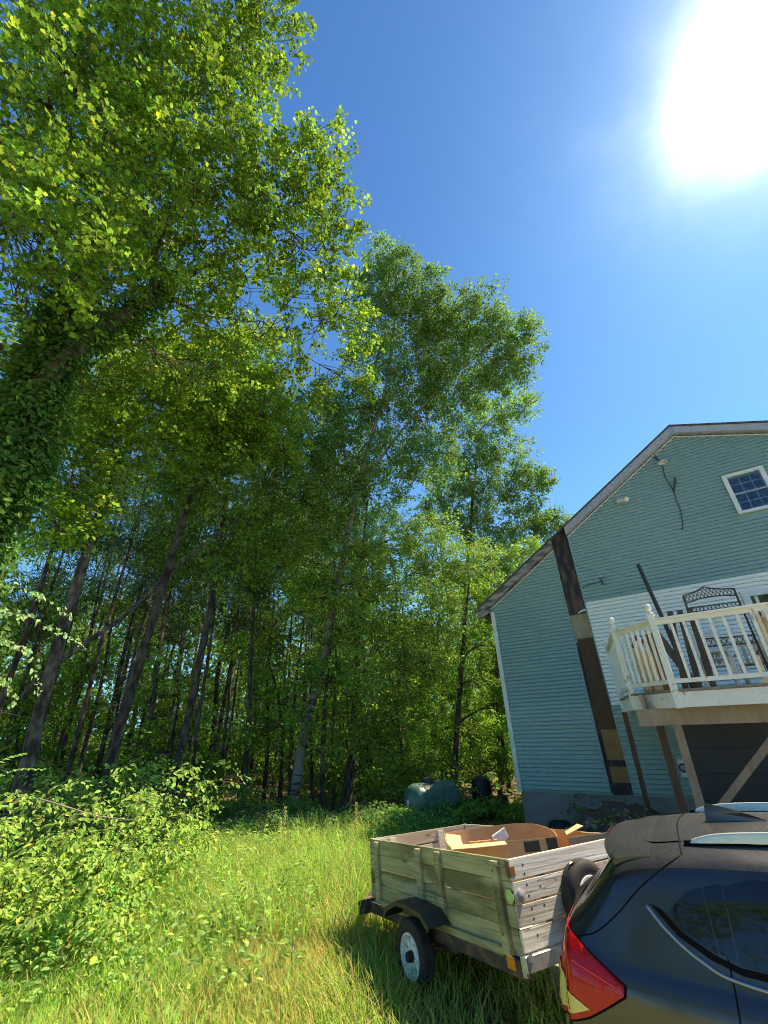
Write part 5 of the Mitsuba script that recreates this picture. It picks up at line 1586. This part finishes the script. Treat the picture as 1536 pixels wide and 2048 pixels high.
tree('ash_tree', 'slim tree seen just left of the house eave', 'tree', ASH_TRUNK, 0.09, 0.02, ASH_LOBES, dict(birch_leaf, L=0.12, tone=(0.115, 0.18, 0.03)), 'dark_bark', cover(2.6, 0.11, 0.8), 27)
dark_leaf = dict(L=0.12, tone=G_DARK, shape='diamond', wr=0.8, per=22, droop=0.3, yellow=0.02)
up_lobes = lambda P, k0, n, spread, r, g: [tuple(np.array(P[min(k0 + q % (len(P) - k0), len(P) - 1)]) + g.normal(size=3) * spread) + (r * (0.7 + 0.6 * g.random()),) for q in range(n)]
g_ = np.random.default_rng(77)
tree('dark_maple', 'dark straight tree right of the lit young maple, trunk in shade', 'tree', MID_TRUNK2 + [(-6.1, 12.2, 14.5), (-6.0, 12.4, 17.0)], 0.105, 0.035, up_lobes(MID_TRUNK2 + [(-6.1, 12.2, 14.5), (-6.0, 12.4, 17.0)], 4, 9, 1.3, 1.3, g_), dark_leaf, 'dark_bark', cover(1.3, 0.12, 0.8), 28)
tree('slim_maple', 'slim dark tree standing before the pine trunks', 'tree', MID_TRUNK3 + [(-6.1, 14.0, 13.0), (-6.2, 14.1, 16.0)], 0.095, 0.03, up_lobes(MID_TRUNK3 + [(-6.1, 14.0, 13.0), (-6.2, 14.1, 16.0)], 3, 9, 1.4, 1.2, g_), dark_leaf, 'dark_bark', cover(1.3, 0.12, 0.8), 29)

# yard trees behind the camera: the car's flank and windows mirror them
for q, (x, y, h) in enumerate(((-12.5, -9.5, 10.5), (-8.0, -13.0, 11.5), (-3.0, -14.5, 10.0), (2.5, -15.0, 12.0), (7.5, -13.5, 10.5), (-15.5, -4.5, 11.0))):
    gz = float(ground_z(x, y))
    path = np.array([[x + 0.3 * g_.normal() * t, y, gz + h * t] for t in np.linspace(0, 1, 5)])
    lobes = [(x + g_.normal() * 1.7, y + g_.normal() * 1.7, gz + h * g_.uniform(0.22, 1.0), g_.uniform(1.2, 2.0)) for _ in range(13)]
    where = ('left behind', 'behind', 'straight behind', 'right behind', 'far right behind', 'far left behind')[q]
    tree('yard_tree', 'leafy yard tree %s the viewer, mirrored in the car flank' % where, 'tree', path, 0.18, 0.03, lobes, dict(L=0.22, tone=(0.09, 0.155, 0.026), shape='diamond', wr=0.8, flat=0.7, per=16, droop=0.2), 'dark_bark', lambda r: int(190 * r * r), 300 + q, sides=6, sticks=False, limbs=False)

# dead hanging branch stubs of the maple, bare
g_ = np.random.default_rng(31)
dead = thing('dead_branch', 'bare grey dead branch below the big maple limb', 'branch')
dl = smooth_path([(-6.06, 6.1, 9.33), (-5.62, 6.25, 9.71), (-5.06, 6.58, 9.8), (-4.59, 6.91, 9.79), (-4.17, 7.29, 10.03)], 5)
part(dead, 'limb', tube(dl, np.linspace(0.045, 0.010, len(dl)), 7, wob=0.06), 'dead_wood', smooth=True)
part(dead, 'twigs', join([tube([p, p + np.array([g_.uniform(-0.1, 0.5), g_.uniform(0, 0.5), -g_.uniform(0.1, 0.5)]) * 0.7, p + np.array([g_.uniform(0, 0.8), g_.uniform(0, 0.7), -g_.uniform(0.2, 0.8)])], [0.012, 0.008, 0.003], 4) for p in dl[4::2] for _ in range(2)]), 'dead_wood', smooth=True)

# ivy on the maple trunk
g_ = np.random.default_rng(32)
iv = thing('ivy_vine', 'dark ivy mass wrapping the big maple trunk at the left edge', 'vine')
path = smooth_path(MAPLE_TRUNK[:5], 30)
path = path[path[:, 2] < 10.5]
n = 15000
p0 = path[g_.integers(0, len(path), n)]
a = g_.uniform(0, 2 * np.pi, n)
swell = 0.30 + 0.75 * nfbm(np.stack([np.cos(a) * 1.3, np.sin(a) * 1.3, p0[:, 2] * 0.8], 1), 3, 6) * np.clip((9.5 - p0[:, 2]) / 4, 0.25, 1)
od = np.stack([np.cos(a), np.sin(a), 0 * a], 1)
P = p0 + od * (swell * (0.55 + 0.65 * g_.random(n) ** 1.5))[:, None] + g_.normal(size=(n, 3)) * [0.06, 0.06, 0.10]
lp_ = smooth_path(MAPLE_LIMB, 30)[:95]
pl = lp_[g_.integers(0, len(lp_), 2600)]
sl = rand_dir(g_, 2600)
Pl = pl + sl * (0.20 + 0.22 * g_.random((2600, 1)))
limb_ivy = leaf_mesh(Pl, sl * 0.5 + [0, 0, -0.8] + 0.4 * g_.normal(size=(2600, 3)), sl + [0, 0, 0.4], 0.10 * (0.6 + 0.7 * g_.random(2600)), 0.085 * (0.6 + 0.7 * g_.random(2600)), tint(g_, 2600, (0.055, 0.110, 0.022)), 'ovate')
put_leaves(iv, 'leaves', [limb_ivy, leaf_mesh(P, od * 0.5 + [0, 0, -0.8] + 0.4 * g_.normal(size=(n, 3)), od + [0, 0, 0.5] + 0.4 * g_.normal(size=(n, 3)), 0.10 * (0.6 + 0.7 * g_.random(n)), 0.085 * (0.6 + 0.7 * g_.random(n)), tint(g_, n, (0.055, 0.110, 0.022)), 'ovate')])
part(iv, 'stems', join([tube(np.array([p_ + np.array([math.cos(a0 + 0.5 * k), math.sin(a0 + 0.5 * k), 0]) * 0.36 for k, p_ in enumerate(path[::20])]), 0.02, 5) for a0 in (0.3, 2.2, 4.1)]), 'dark_bark', smooth=True)

# ------------------------------------------------------------------ the wood behind
g_ = np.random.default_rng(41)
spots = []


def spot(az0, az1, r0, r1, sep):
    for _ in range(400):
        a, r = math.radians(g_.uniform(az0, az1)), math.sqrt(g_.uniform(r0 ** 2, r1 ** 2))
        p = np.array([r * math.sin(a), r * math.cos(a)])
        if all(np.hypot(*(p - s)) > sep for s in spots):
            spots.append(p)
            return p
    return None


for q in range(46):
    p = spot(-42, -2, 17.5, 34, 1.25)
    if p is None:
        continue
    gz = float(ground_z(*p))
    h = g_.uniform(15, 21)
    r = g_.uniform(0.055, 0.115)
    lean = g_.normal(size=2) * 0.5
    key = thing('pine_tree', 'straight thin pine trunk with dead lower twigs inside the shaded wood', 'tree', 'pine trunks standing in the wood')
    path = np.array([[p[0] + lean[0] * t, p[1] + lean[1] * t, gz - 0.2 + (h + 0.2) * t] for t in np.linspace(0, 1, 7)])
    path[1:-1, :2] += g_.normal(size=(5, 2)) * 0.05
    part(key, 'trunk', tube(path, r * (1 - 0.75 * np.linspace(0, 1, 7)), 7, cap=False), 'pine_bark', smooth=True)
    segs = []
    for _ in range(26):
        t = g_.uniform(0.10, 0.62)
        c0 = np.array([np.interp(t, np.linspace(0, 1, 7), path[:, k]) for k in range(3)])
        a = g_.uniform(0, 6.28)
        L = g_.uniform(0.4, 1.5)
        segs.append((c0, c0 + np.array([math.cos(a) * L, math.sin(a) * L, g_.uniform(-0.35, 0.15) * L])))
    part(key, 'dead_twigs', thin_sticks(segs, 0.014, 0.004), 'dead_wood', kind='stuff')
    lv = []
    for _ in range(13):
        t = g_.uniform(0.48, 1.0)
        c0 = np.array([np.interp(t, np.linspace(0, 1, 7), path[:, k]) for k in range(3)])
        a = g_.uniform(0, 6.28)
        rr = g_.uniform(0.3, 1.5) * (1.2 - t) * 1.5
        lv += lobe(g_, c0 + np.array([math.cos(a) * rr, math.sin(a) * rr, 0]), g_.uniform(0.8, 1.4), 330, 0.28, G_PINE, shape='needle', wr=0.22, flat=0.35, per=30, droop=0.0, yellow=0)[0]
    put_leaves(key, 'crown', lv)

kinds = (('understory_maple', 'slender broadleaf sapling with airy bright leaves inside the wood', 'broadleaf saplings in the wood', (0.108, 0.180, 0.022)), ('understory_beech', 'small darker broadleaf tree inside the wood', 'darker small trees in the wood', (0.085, 0.155, 0.022)))
for q in range(44):
    p = spot(-46, 13, 15.5, 36, 1.2)
    if p is None:
        continue
    if p[0] > 1.5 and p[1] < 19:
        continue
    gz = float(ground_z(*p))
    nm, lb, gp, tone = kinds[q % 2]
    h = g_.uniform(5, 12)
    path = np.array([[p[0] + 0.4 * t * g_.normal(), p[1] + 0.3 * t * g_.normal(), gz + h * t] for t in np.linspace(0, 1, 5)])
    n = int(5 + h * 0.6)
    lobes = []
    for _ in range(n):
        t = g_.uniform(0.15, 1.0)
        c0 = np.array([np.interp(t, np.linspace(0, 1, 5), path[:, k]) for k in range(3)])
        a = g_.uniform(0, 6.28)
        rr = g_.uniform(0.2, 1.5)
        lobes.append((c0[0] + math.cos(a) * rr, c0[1] + math.sin(a) * rr, c0[2], g_.uniform(0.6, 1.1)))
    tree(nm, lb, 'tree', path, 0.05 + 0.004 * h, 0.012, lobes, dict(L=0.14, tone=tone, shape='diamond', wr=0.8, flat=0.45, per=18, droop=0.15, yellow=0.03), 'dark_bark', lambda r: int(420 * r * r), 500 + q, gp, sides=6, sticks=False)
# tall broadleaf trees deep in the wood close the view
for q in range(46):
    p = spot(-52, 16, 27, 50, 1.9)
    if p is None:
        continue
    gz = float(ground_z(*p))
    h = g_.uniform(12, 19)
    path = np.array([[p[0] + 0.5 * t * g_.normal(), p[1], gz + h * t] for t in np.linspace(0, 1, 5)])
    lobes = []
    for _ in range(11):
        t = g_.uniform(0.08, 1.0)
        a, rr = g_.uniform(0, 6.28), g_.uniform(0.3, 2.4)
        lobes.append((np.interp(t, np.linspace(0, 1, 5), path[:, 0]) + math.cos(a) * rr, p[1] + math.sin(a) * rr, gz + h * t, g_.uniform(1.1, 2.0)))
    tree('woodland_tree', 'tall leafy tree deep in the wood behind the pines', 'tree', path, 0.16, 0.03, lobes, dict(L=0.24, tone=(0.085, 0.15, 0.026), shape='diamond', wr=0.8, flat=0.6, per=16, droop=0.2), 'dark_bark', lambda r: int(105 * r * r), 700 + q, 'leafy trees deep in the wood', sides=6, sticks=False, limbs=False)
g_ = np.random.default_rng(43)
lv = []
for q in range(760):
    a, r = math.radians(g_.uniform(-55, 20)), math.sqrt(g_.uniform(19 ** 2, 60 ** 2))
    x, y = r * math.sin(a), r * math.cos(a)
    lv += lobe(g_, (x, y, float(ground_z(x, y)) + g_.uniform(0.15, 1.6)), g_.uniform(0.6, 1.3), 110, 0.20 + 0.002 * r, (0.085, 0.150, 0.022), flat=0.6, per=15)[0]
put_leaves(None, 'undergrowth', lv, kind='stuff')
labels['undergrowth'].update({'label': 'dark leafy undergrowth covering the floor of the wood', 'category': 'undergrowth'})
lv = []
for q in range(330):
    a, r = math.radians(g_.uniform(-60, 26)), g_.uniform(54, 66)
    x, y = r * math.sin(a), r * math.cos(a)
    lv += lobe(g_, (x, y, 15 * g_.random() ** 1.3), g_.uniform(2, 3.4), 170, 0.55, (0.08, 0.14, 0.03), flat=0.8, per=12, twig_scale=2.0)[0]
put_leaves(None, 'distant_wood', lv, kind='stuff')
labels['distant_wood'].update({'label': 'far green mass of the wood closing the view between the trunks', 'category': 'wood'})

# ------------------------------------------------------------------ shrubs, vines, weeds, grass
def arching_shrub(name, label, cat, c, rx, ry, h, n_stem, per, L, tone, seed, group=None, reach=0.9, long=0):
    g = np.random.default_rng(seed)
    key = thing(name, label, cat, group)
    lv, st = [], []
    hole = g.uniform(0, 50)
    for q_ in range(n_stem + long):
        u = np.sqrt(g.random())
        a = g.uniform(0, 2 * np.pi)
        x, y = c[0] + rx * u * math.cos(a), c[1] + ry * u * math.sin(a)
        if q_ < n_stem and h > 0.8 and nfbm(np.array([[x * 1.5 + hole, y * 1.5, 0]]), 2, 6)[0] < 0.38:
            continue
        z = float(ground_z(x, y))
        out = unit(np.array([math.cos(a) * u * 1.2 + 0.5 * g.normal(), math.sin(a) * u * 1.2 + 0.5 * g.normal(), 0]))
        hh = h * (1 - 0.55 * u ** 2) * g.uniform(0.6, 1.15)
        rch = reach * g.uniform(0.3, 1.1)
        if q_ >= n_stem:
            hh, rch = h * g.uniform(0.95, 1.35), reach * g.uniform(0.8, 1.5)
        pts = np.array([(x, y, z), np.array([x, y, z]) + out * rch * 0.25 + [0, 0, hh * 0.65], np.array([x, y, z]) + out * rch * 0.65 + [0, 0, hh], np.array([x, y, z]) + out * rch * 1.15 + [0, 0, hh * g.uniform(0.78, 1.05)]])
        p = smooth_path(pts, 6)
        st.append(tube(p[::2], np.linspace(0.008, 0.002, len(p[::2])), 3, cap=False))
        t = np.sort(g.uniform(0.12, 1.0, per))
        k = t * (len(p) - 1)
        P = np.stack([np.interp(k, np.arange(len(p)), p[:, q]) for q in range(3)], 1)
        tan = unit(np.stack([np.gradient(p[:, q])[np.minimum(k.astype(int), len(p) - 1)] for q in range(3)], 1))
        side = unit(np.cross(tan, [0, 0, 1])) * np.where(np.arange(per) % 2, 1, -1)[:, None]
        # some side shoots
        P = P + side * (g.random((per, 1)) ** 2) * 0.22 + g.normal(size=(per, 3)) * 0.03
        D = tan * 0.4 + side * 0.8 + np.array([0, 0, -0.45]) + 0.35 * g.normal(size=(per, 3))
        N = np.array([0, 0, 1]) + side * 0.25 + 0.40 * g.normal(size=(per, 3))
        Ls = L * (0.55 + 0.75 * g.random(per))
        lv.append(leaf_mesh(P, D, N, Ls, Ls * 0.66, tint(g, per, tone, 0.2, 0.05), 'ovate'))
    part(key, 'stems', join(st), 'brown_post', smooth=True)
    put_leaves(key, 'leaves', lv)
    return key


SH = (0.175, 0.262, 0.060)
arching_shrub('bittersweet_shrub', 'big arching bittersweet shrub with pale shining leaves at the lower left', 'shrub', (-5.05, 8.5), 1.45, 1.15, 1.42, 270, 64, 0.080, SH, 61, long=30)
arching_shrub('bittersweet_shrub', 'lower bittersweet shrub in front of the big one at the left edge', 'shrub', (-4.75, 6.7), 1.05, 0.8, 1.15, 120, 56, 0.078, SH, 62, long=18)
arching_shrub('bittersweet_shrub', 'bittersweet shrub behind the big one, reaching the wood edge', 'shrub', (-6.2, 10.6), 1.7, 1.3, 1.5, 150, 50, 0.085, (0.125, 0.20, 0.035), 63, long=20)
arching_shrub('low_bush', 'low pale leafed bush at the foot of the birch', 'bush', (-2.9, 13.0), 1.5, 0.8, 0.62, 110, 46, 0.075, (0.11, 0.20, 0.06), 64)
arching_shrub('low_bush', 'low weedy bush in front of the tank', 'bush', (-0.1, 13.3), 1.2, 0.55, 0.72, 80, 42, 0.07, (0.10, 0.19, 0.05), 65)
arching_shrub('low_bush', 'low bush right of the tank with bright yellow green leaves', 'bush', (1.55, 14.6), 0.55, 0.4, 0.75, 40, 40, 0.075, (0.12, 0.22, 0.03), 66)
arching_shrub('wood_edge_bush', 'dark bush at the edge of the wood left of the birch', 'bush', (-4.6, 14.6), 1.9, 1.0, 1.25, 120, 46, 0.09, (0.095, 0.165, 0.03), 67)
arching_shrub('wood_edge_bush', 'dark bush behind the propane tank', 'bush', (0.9, 16.0), 1.3, 0.6, 1.6, 90, 46, 0.085, (0.095, 0.165, 0.03), 68)
arching_shrub('corner_bush', 'small bright bush beside the concrete foundation corner', 'bush', (3.3, 15.2), 0.35, 0.3, 0.75, 26, 36, 0.08, (0.14, 0.23, 0.03), 69)
arching_shrub('wall_weed', 'tall weed growing against the teal siding above the foundation', 'weed', tuple(hw(1.78, 0.3, 0)[:2]), 0.25, 0.15, 1.15, 12, 26, 0.085, (0.06, 0.12, 0.03), 70)
arching_shrub('deck_weed', 'small bright weed behind the car roof under the deck', 'weed', tuple(hw(3.55, 3.35, 0)[:2]), 0.12, 0.12, 0.85, 8, 22, 0.075, (0.14, 0.24, 0.03), 71)


def vine(name, label, pts, seed, L=0.10, per_m=44, tone=(0.20, 0.30, 0.13), group=None, cat='vine'):
    g = np.random.default_rng(seed)
    key = thing(name, label, cat, group)
    p = smooth_path(pts, 10)
    n = int(np.linalg.norm(np.diff(p, axis=0), axis=1).sum() * per_m)
    k = np.sort(g.uniform(0, len(p) - 1, n))
    P = np.stack([np.interp(k, np.arange(len(p)), p[:, q]) for q in range(3)], 1)
    tan = unit(np.stack([np.gradient(p[:, q])[k.astype(int)] for q in range(3)], 1))
    side = unit(np.cross(tan, [0, 0, 1])) * np.where(np.arange(n) % 2, 1, -1)[:, None]
    Ls = L * (1.15 - 0.75 * k / len(p)) * (0.55 + 0.8 * g.random(n))
    put_leaves(key, 'leaves', [leaf_mesh(P + side * 0.035 * g.random((n, 1)) + 0.018 * g.normal(size=(n, 3)), tan * 0.3 + side * 0.7 + [0, 0, -0.45] + 0.45 * g.normal(size=(n, 3)), np.array([0, 0, 0.9]) + side * 0.3 + 0.6 * g.normal(size=(n, 3)), Ls, Ls * 0.72, tint(g, n, tone, 0.15), 'ovate')])
    part(key, 'stem', tube(p, np.linspace(0.006, 0.0015, len(p)), 5), 'brown_post', smooth=True)


vine('hanging_vine', 'uppermost pale vine shoot reaching in from the left edge', [(-5.3, 4.2, 2.6), (-4.9, 4.25, 3.3), (-4.4, 4.4, 3.72), (-3.95, 4.6, 3.62), (-3.66, 4.78, 3.40)], 81)
vine('hanging_vine', 'long pale vine shoot whose thin tip points to the wood', [(-5.2, 4.3, 2.5), (-4.75, 4.35, 3.1), (-4.25, 4.5, 3.42), (-3.8, 4.72, 3.28), (-3.45, 4.92, 3.05)], 82)
vine('hanging_vine', 'drooping pale vine shoot with its tip hanging straight down', [(-5.2, 4.2, 2.2), (-4.7, 4.3, 2.9), (-4.2, 4.45, 3.12), (-3.85, 4.64, 2.95), (-3.70, 4.73, 2.55)], 83)
vine('hanging_vine', 'lowest pale vine shoot at the left edge above the shrub', [(-5.0, 4.3, 1.8), (-4.6, 4.35, 2.5), (-4.25, 4.45, 2.82), (-4.0, 4.6, 2.72), (-3.9, 4.66, 2.5)], 84)
vine('hanging_vine', 'short leafy vine shoot at the left edge between the long ones', [(-5.1, 4.2, 2.6), (-4.7, 4.25, 3.35), (-4.35, 4.33, 3.5), (-4.12, 4.42, 3.34)], 85, per_m=50)
vine('hanging_vine', 'leafy vine shoot ending on a level tip, second from the top at the left edge', [(-5.3, 3.6, 2.9), (-4.75, 3.75, 3.2), (-4.3, 3.95, 3.36), (-3.9, 4.2, 3.38)], 87, per_m=60)
vine('hanging_vine', 'bunched vine shoot low at the left edge over the locust leaves', [(-5.2, 3.4, 2.2), (-4.7, 3.5, 2.6), (-4.25, 3.75, 2.72), (-3.85, 4.1, 2.62)], 88, per_m=64)
# locust sapling: pinnate leaves of paired leaflets
g_ = np.random.default_rng(86)
lo = thing('locust_sapling', 'locust sapling with rows of paired oval leaflets at the left edge', 'sapling')
st, lv = [tube([(-4.6, 5.2, float(ground_z(-4.6, 5.2)) - 0.05), (-4.62, 5.3, 0.8), (-4.58, 5.38, 1.75)], [0.014, 0.010, 0.005], 6)], []
for z0, dx, dy, dz, L in ((1.70, 0.62, 0.28, 0.02, 0.62), (1.52, 0.50, 0.30, -0.10, 0.55), (1.38, 0.55, -0.1, 0.05, 0.5), (1.74, 0.25, 0.4, 0.22, 0.5), (1.2, 0.5, 0.2, -0.05, 0.5)):
    a = np.array([-4.6, 5.36, z0])
    d = unit([dx, dy, dz + 0.25])
    p = smooth_path([a, a + d * L * 0.5 + [0, 0, 0.04], a + d * L + [0, 0, -0.08]], 8)
    st.append(tube(p, np.linspace(0.004, 0.0015, len(p)), 4))
    k = np.repeat(np.linspace(2, len(p) - 1.2, 9), 2)
    P = np.stack([np.interp(k, np.arange(len(p)), p[:, q]) for q in range(3)], 1)
    sgn = np.tile([1, -1], 9)[:, None]
    side = unit(np.cross(d, [0, 0, 1])) * sgn
    n = len(P)
    lv.append(leaf_mesh(P, side + d * 0.25 + [0, 0, -0.12], np.array([0, 0, 1.0]) + 0.15 * g_.normal(size=(n, 3)), np.full(n, 0.085), np.full(n, 0.052), tint(g_, n, (0.15, 0.26, 0.07), 0.1), 'ovate'))
part(lo, 'stem', join(st), 'brown_post', smooth=True)
put_leaves(lo, 'leaves', lv)
bw = put('bare_stick', tube([(-4.45, 6.2, 1.5), (-4.0, 6.75, 1.22), (-3.62, 7.1, 1.10)], [0.012, 0.009, 0.005], 6), 'dead_wood', smooth=True)
labels[bw] = {'label': 'bare pale stick lying across the big bittersweet shrub', 'category': 'stick'}

# weeds one can pick out in the meadow
def rosette(name, label, x, y, h, n, L, W, tone, seed, group):
    g = np.random.default_rng(seed)
    key = thing(name, label, 'weed', group)
    z = float(ground_z(x, y))
    a = g.uniform(0, 6.28, n)
    t = np.linspace(0.15, 1, n)
    P = np.stack([x + 0.02 * np.cos(a), y + 0.02 * np.sin(a), z + h * t], 1)
    D = np.stack([np.cos(a), np.sin(a), 0.55 - 0.2 * g.random(n)], 1)
    N = np.stack([-0.4 * np.cos(a), -0.4 * np.sin(a), np.ones(n)], 1)
    Ls = L * (1.1 - 0.4 * t) * (0.8 + 0.4 * g.random(n))
    put_leaves(key, 'leaves', [leaf_mesh(P, D, N, Ls, Ls * W, tint(g, n, tone, 0.12), 'ovate')])
    part(key, 'stem', tube([(x, y, z - 0.03), (x, y, z + h)], [0.006, 0.003], 5), 'leaf_stem', smooth=True)


mat('leaf_stem', (0.12, 0.17, 0.05), 0.6, 0.3)
g_ = np.random.default_rng(91)
q = 0
while q < 36:
    x, y = g_.uniform(-5.2, 0.2), g_.uniform(5.6, 12.5)
    if x < -3.1 and 6.0 < y < 10 or x > -0.9 + 0.0 * y and y < 8.5 and x > -1.3:
        continue
    kind = q % 2
    if kind:
        rosette('dock_weed', 'broad leafed weed standing in the sunny meadow grass', x, y, g_.uniform(0.15, 0.45), 9, 0.17, 0.42, (0.14, 0.24, 0.05), 900 + q, 'broad leafed weeds in the meadow')
    else:
        rosette('tall_weed', 'upright narrow leafed weed in the sunny meadow grass', x, y, g_.uniform(0.35, 0.65), 26, 0.10, 0.30, (0.10, 0.20, 0.045), 900 + q, 'narrow leafed weeds in the meadow')
    q += 1
for x, y, h in ((-2.42, 10.9, 0.95), (-0.95, 11.6, 0.9), (-0.62, 11.9, 0.75), (-2.6, 11.3, 0.7)):
    g = np.random.default_rng(int(h * 1000))
    lab = {0.95: 'tallest seeding dock stalk, left of the middle of the meadow edge', 0.9: 'seeding dock stalk just left of the trailer corner', 0.75: 'shorter seeding dock stalk beside the trailer corner', 0.7: 'short seeding dock stalk beside the tallest one'}[h]
    key = thing('dock_stalk', lab, 'weed')
    z = float(ground_z(x, y))
    part(key, 'stem', tube([(x, y, z), (x + 0.03, y, z + h)], [0.007, 0.003], 5), 'leaf_stem', smooth=True)
    n = 260
    t = 0.45 + 0.55 * g.random(n)
    put_leaves(key, 'seeds', [leaf_mesh(np.stack([x + 0.03 * t, y + 0 * t, z + h * t], 1) + g.normal(size=(n, 3)) * [0.022, 0.022, 0.01], rand_dir(g, n) + [0, 0, 0.4], rand_dir(g, n), np.full(n, 0.022), np.full(n, 0.016), tint(g, n, (0.26, 0.27, 0.10), 0.2), 'diamond')], 'grass_leaf')


def grass(n, xr, yr, h0, h1, w, seed, dens, tan_p):
    """Bent blades of grass; dens(x, y) from 0 to 1 thins them, tan_p(x, y) is the share of dry ones."""
    g = np.random.default_rng(seed)
    x, y = g.uniform(*xr, n), g.uniform(*yr, n)
    keep = g.random(n) < dens(x, y)
    x, y = x[keep], y[keep]
    n = len(x)
    z = ground_z(x, y)
    patch = nfbm(np.stack([x * 0.9, y * 0.9, 0 * x], 1), 3, 12)
    h = (h0 + (h1 - h0) * g.random(n) ** 1.4) * (0.55 + 0.9 * patch)
    a = g.uniform(0, 6.28, n)
    b = np.abs(g.normal(size=n)) * 0.45 + 0.08
    D = np.stack([np.cos(a) * b, np.sin(a) * b, np.ones(n)], 1)
    S = np.stack([-np.sin(a), np.cos(a), 0 * a], 1)
    bend = np.stack([np.cos(a), np.sin(a), -0.75 * np.ones(n)], 1) * (0.12 + 0.4 * g.random((n, 1)))
    P = np.stack([x, y, z - 0.01], 1)
    H, Wd = h[:, None], (w * (0.6 + 0.8 * g.random(n)))[:, None]
    m = P + D * H * 0.55 + bend * H * 0.2
    t = P + D * H * 0.95 + bend * H * 0.75
    v = np.stack([P - S * Wd * 0.5, P + S * Wd * 0.5, m - S * Wd * 0.42, m + S * Wd * 0.42, t], 1)
    f = np.array([(0, 1, 3), (0, 3, 2), (2, 3, 4)])
    dry = g.random(n) < tan_p(x, y)
    c = np.where(dry[:, None], np.array([0.56, 0.48, 0.17]) * np.exp(0.2 * g.normal(size=(n, 1))), np.where((g.random(n) < 0.32)[:, None], tint(g, n, (0.205, 0.285, 0.075), 0.22), tint(g, n, (0.135, 0.235, 0.034), 0.30)))
    return v.reshape(-1, 3), (f[None] + 5 * np.arange(n)[:, None, None]).reshape(-1, 3), np.repeat(c, 5, 0)


def dry_share(x, y):
    d = np.hypot((x + 0.9) / 1.5, (y - 6.2) / 1.6)
    return np.clip(0.11 + 0.36 * np.exp(-d * d) + 0.6 * (nfbm(np.stack([x * 0.8, y * 0.8, 0 * x], 1), 3, 19) - 0.45), 0.03, 0.85)


def near_dens(x, y):
    edge = np.clip((0.75 - x) * 1.1, 0.12, 1) * np.where((x > -0.35) & (y > 4.7), 0.55, 1.0)
    return np.clip(edge * (0.55 + 0.8 * nfbm(np.stack([x * 1.3, y * 1.3, 0 * x], 1), 2, 15)), 0.02, 1)


gm = [grass(17000, (-4.0, -0.5), (6.6, 12.8), 0.40, 0.85, 0.008, 106, lambda x, y: np.clip(nfbm(np.stack([x * 1.1, y * 1.1, 0 * x], 1), 3, 31) * 2.6 - 0.8, 0, 1), lambda x, y: 0.22 + 0 * x),
      grass(74000, (-4.6, 1.5), (4.3, 8.0), 0.10, 0.36, 0.0085, 101, near_dens, dry_share),
      grass(60000, (-6.5, 1.2), (8.0, 11.5), 0.16, 0.46, 0.011, 102, near_dens, dry_share),
      grass(40000, (-8.5, 2.0), (11.5, 16.0), 0.16, 0.48, 0.015, 103, lambda x, y: np.clip((1.6 - x) * 0.8, 0, 1) * np.clip((15.2 + 0.1 * x - y) * 0.5, 0.12, 1), lambda x, y: 0.06 + 0 * x),
      grass(26000, (0.8, 8.0), (2.0, 9.5), 0.05, 0.16, 0.010, 104, lambda x, y: 0.5 + 0 * x, lambda x, y: 0.3 + 0 * x),
      grass(9000, (1.5, 7.0), (9.5, 15.0), 0.06, 0.22, 0.014, 105, lambda x, y: 0.45 + 0 * x, lambda x, y: 0.3 + 0 * x)]
put_leaves(None, 'meadow_grass', gm, 'grass_leaf', kind='stuff')
labels['meadow_grass'].update({'label': 'long sunlit meadow grass, green with dry yellow patches', 'category': 'grass'})
# small broad leaves among the grass
g_ = np.random.default_rng(110)
n = 26000
x, y = g_.uniform(-6.5, 0.2, n), g_.uniform(5.0, 13.5, n)
k = g_.random(n) < np.clip(0.36 + 1.5 * (nfbm(np.stack([x * 0.7, y * 0.7, 0 * x], 1), 3, 23) - 0.35) + 0.16 * (-x - 1.5), 0.0, 1) * np.clip((-0.9 - x) * 2, 0, 1)
x, y = x[k], y[k]
n = len(x)
a = g_.uniform(0, 6.28, n)
P = np.stack([x, y, ground_z(x, y) + 0.05 + 0.45 * g_.random(n) ** 1.2], 1)
Ls = 0.03 + 0.075 * g_.random(n) ** 1.6
put_leaves(None, 'meadow_herbs', [leaf_mesh(P, np.stack([np.cos(a), np.sin(a), 0.1 + 0.3 * g_.normal(size=n)], 1), np.array([0, 0, 1.0]) + 0.4 * g_.normal(size=(n, 3)), Ls, Ls * 0.62, tint(g_, n, (0.135, 0.215, 0.06), 0.3, 0.06), 'ovate')], kind='stuff')
labels['meadow_herbs'].update({'label': 'small broad leaved herbs mixed into the meadow grass', 'category': 'herbs'})
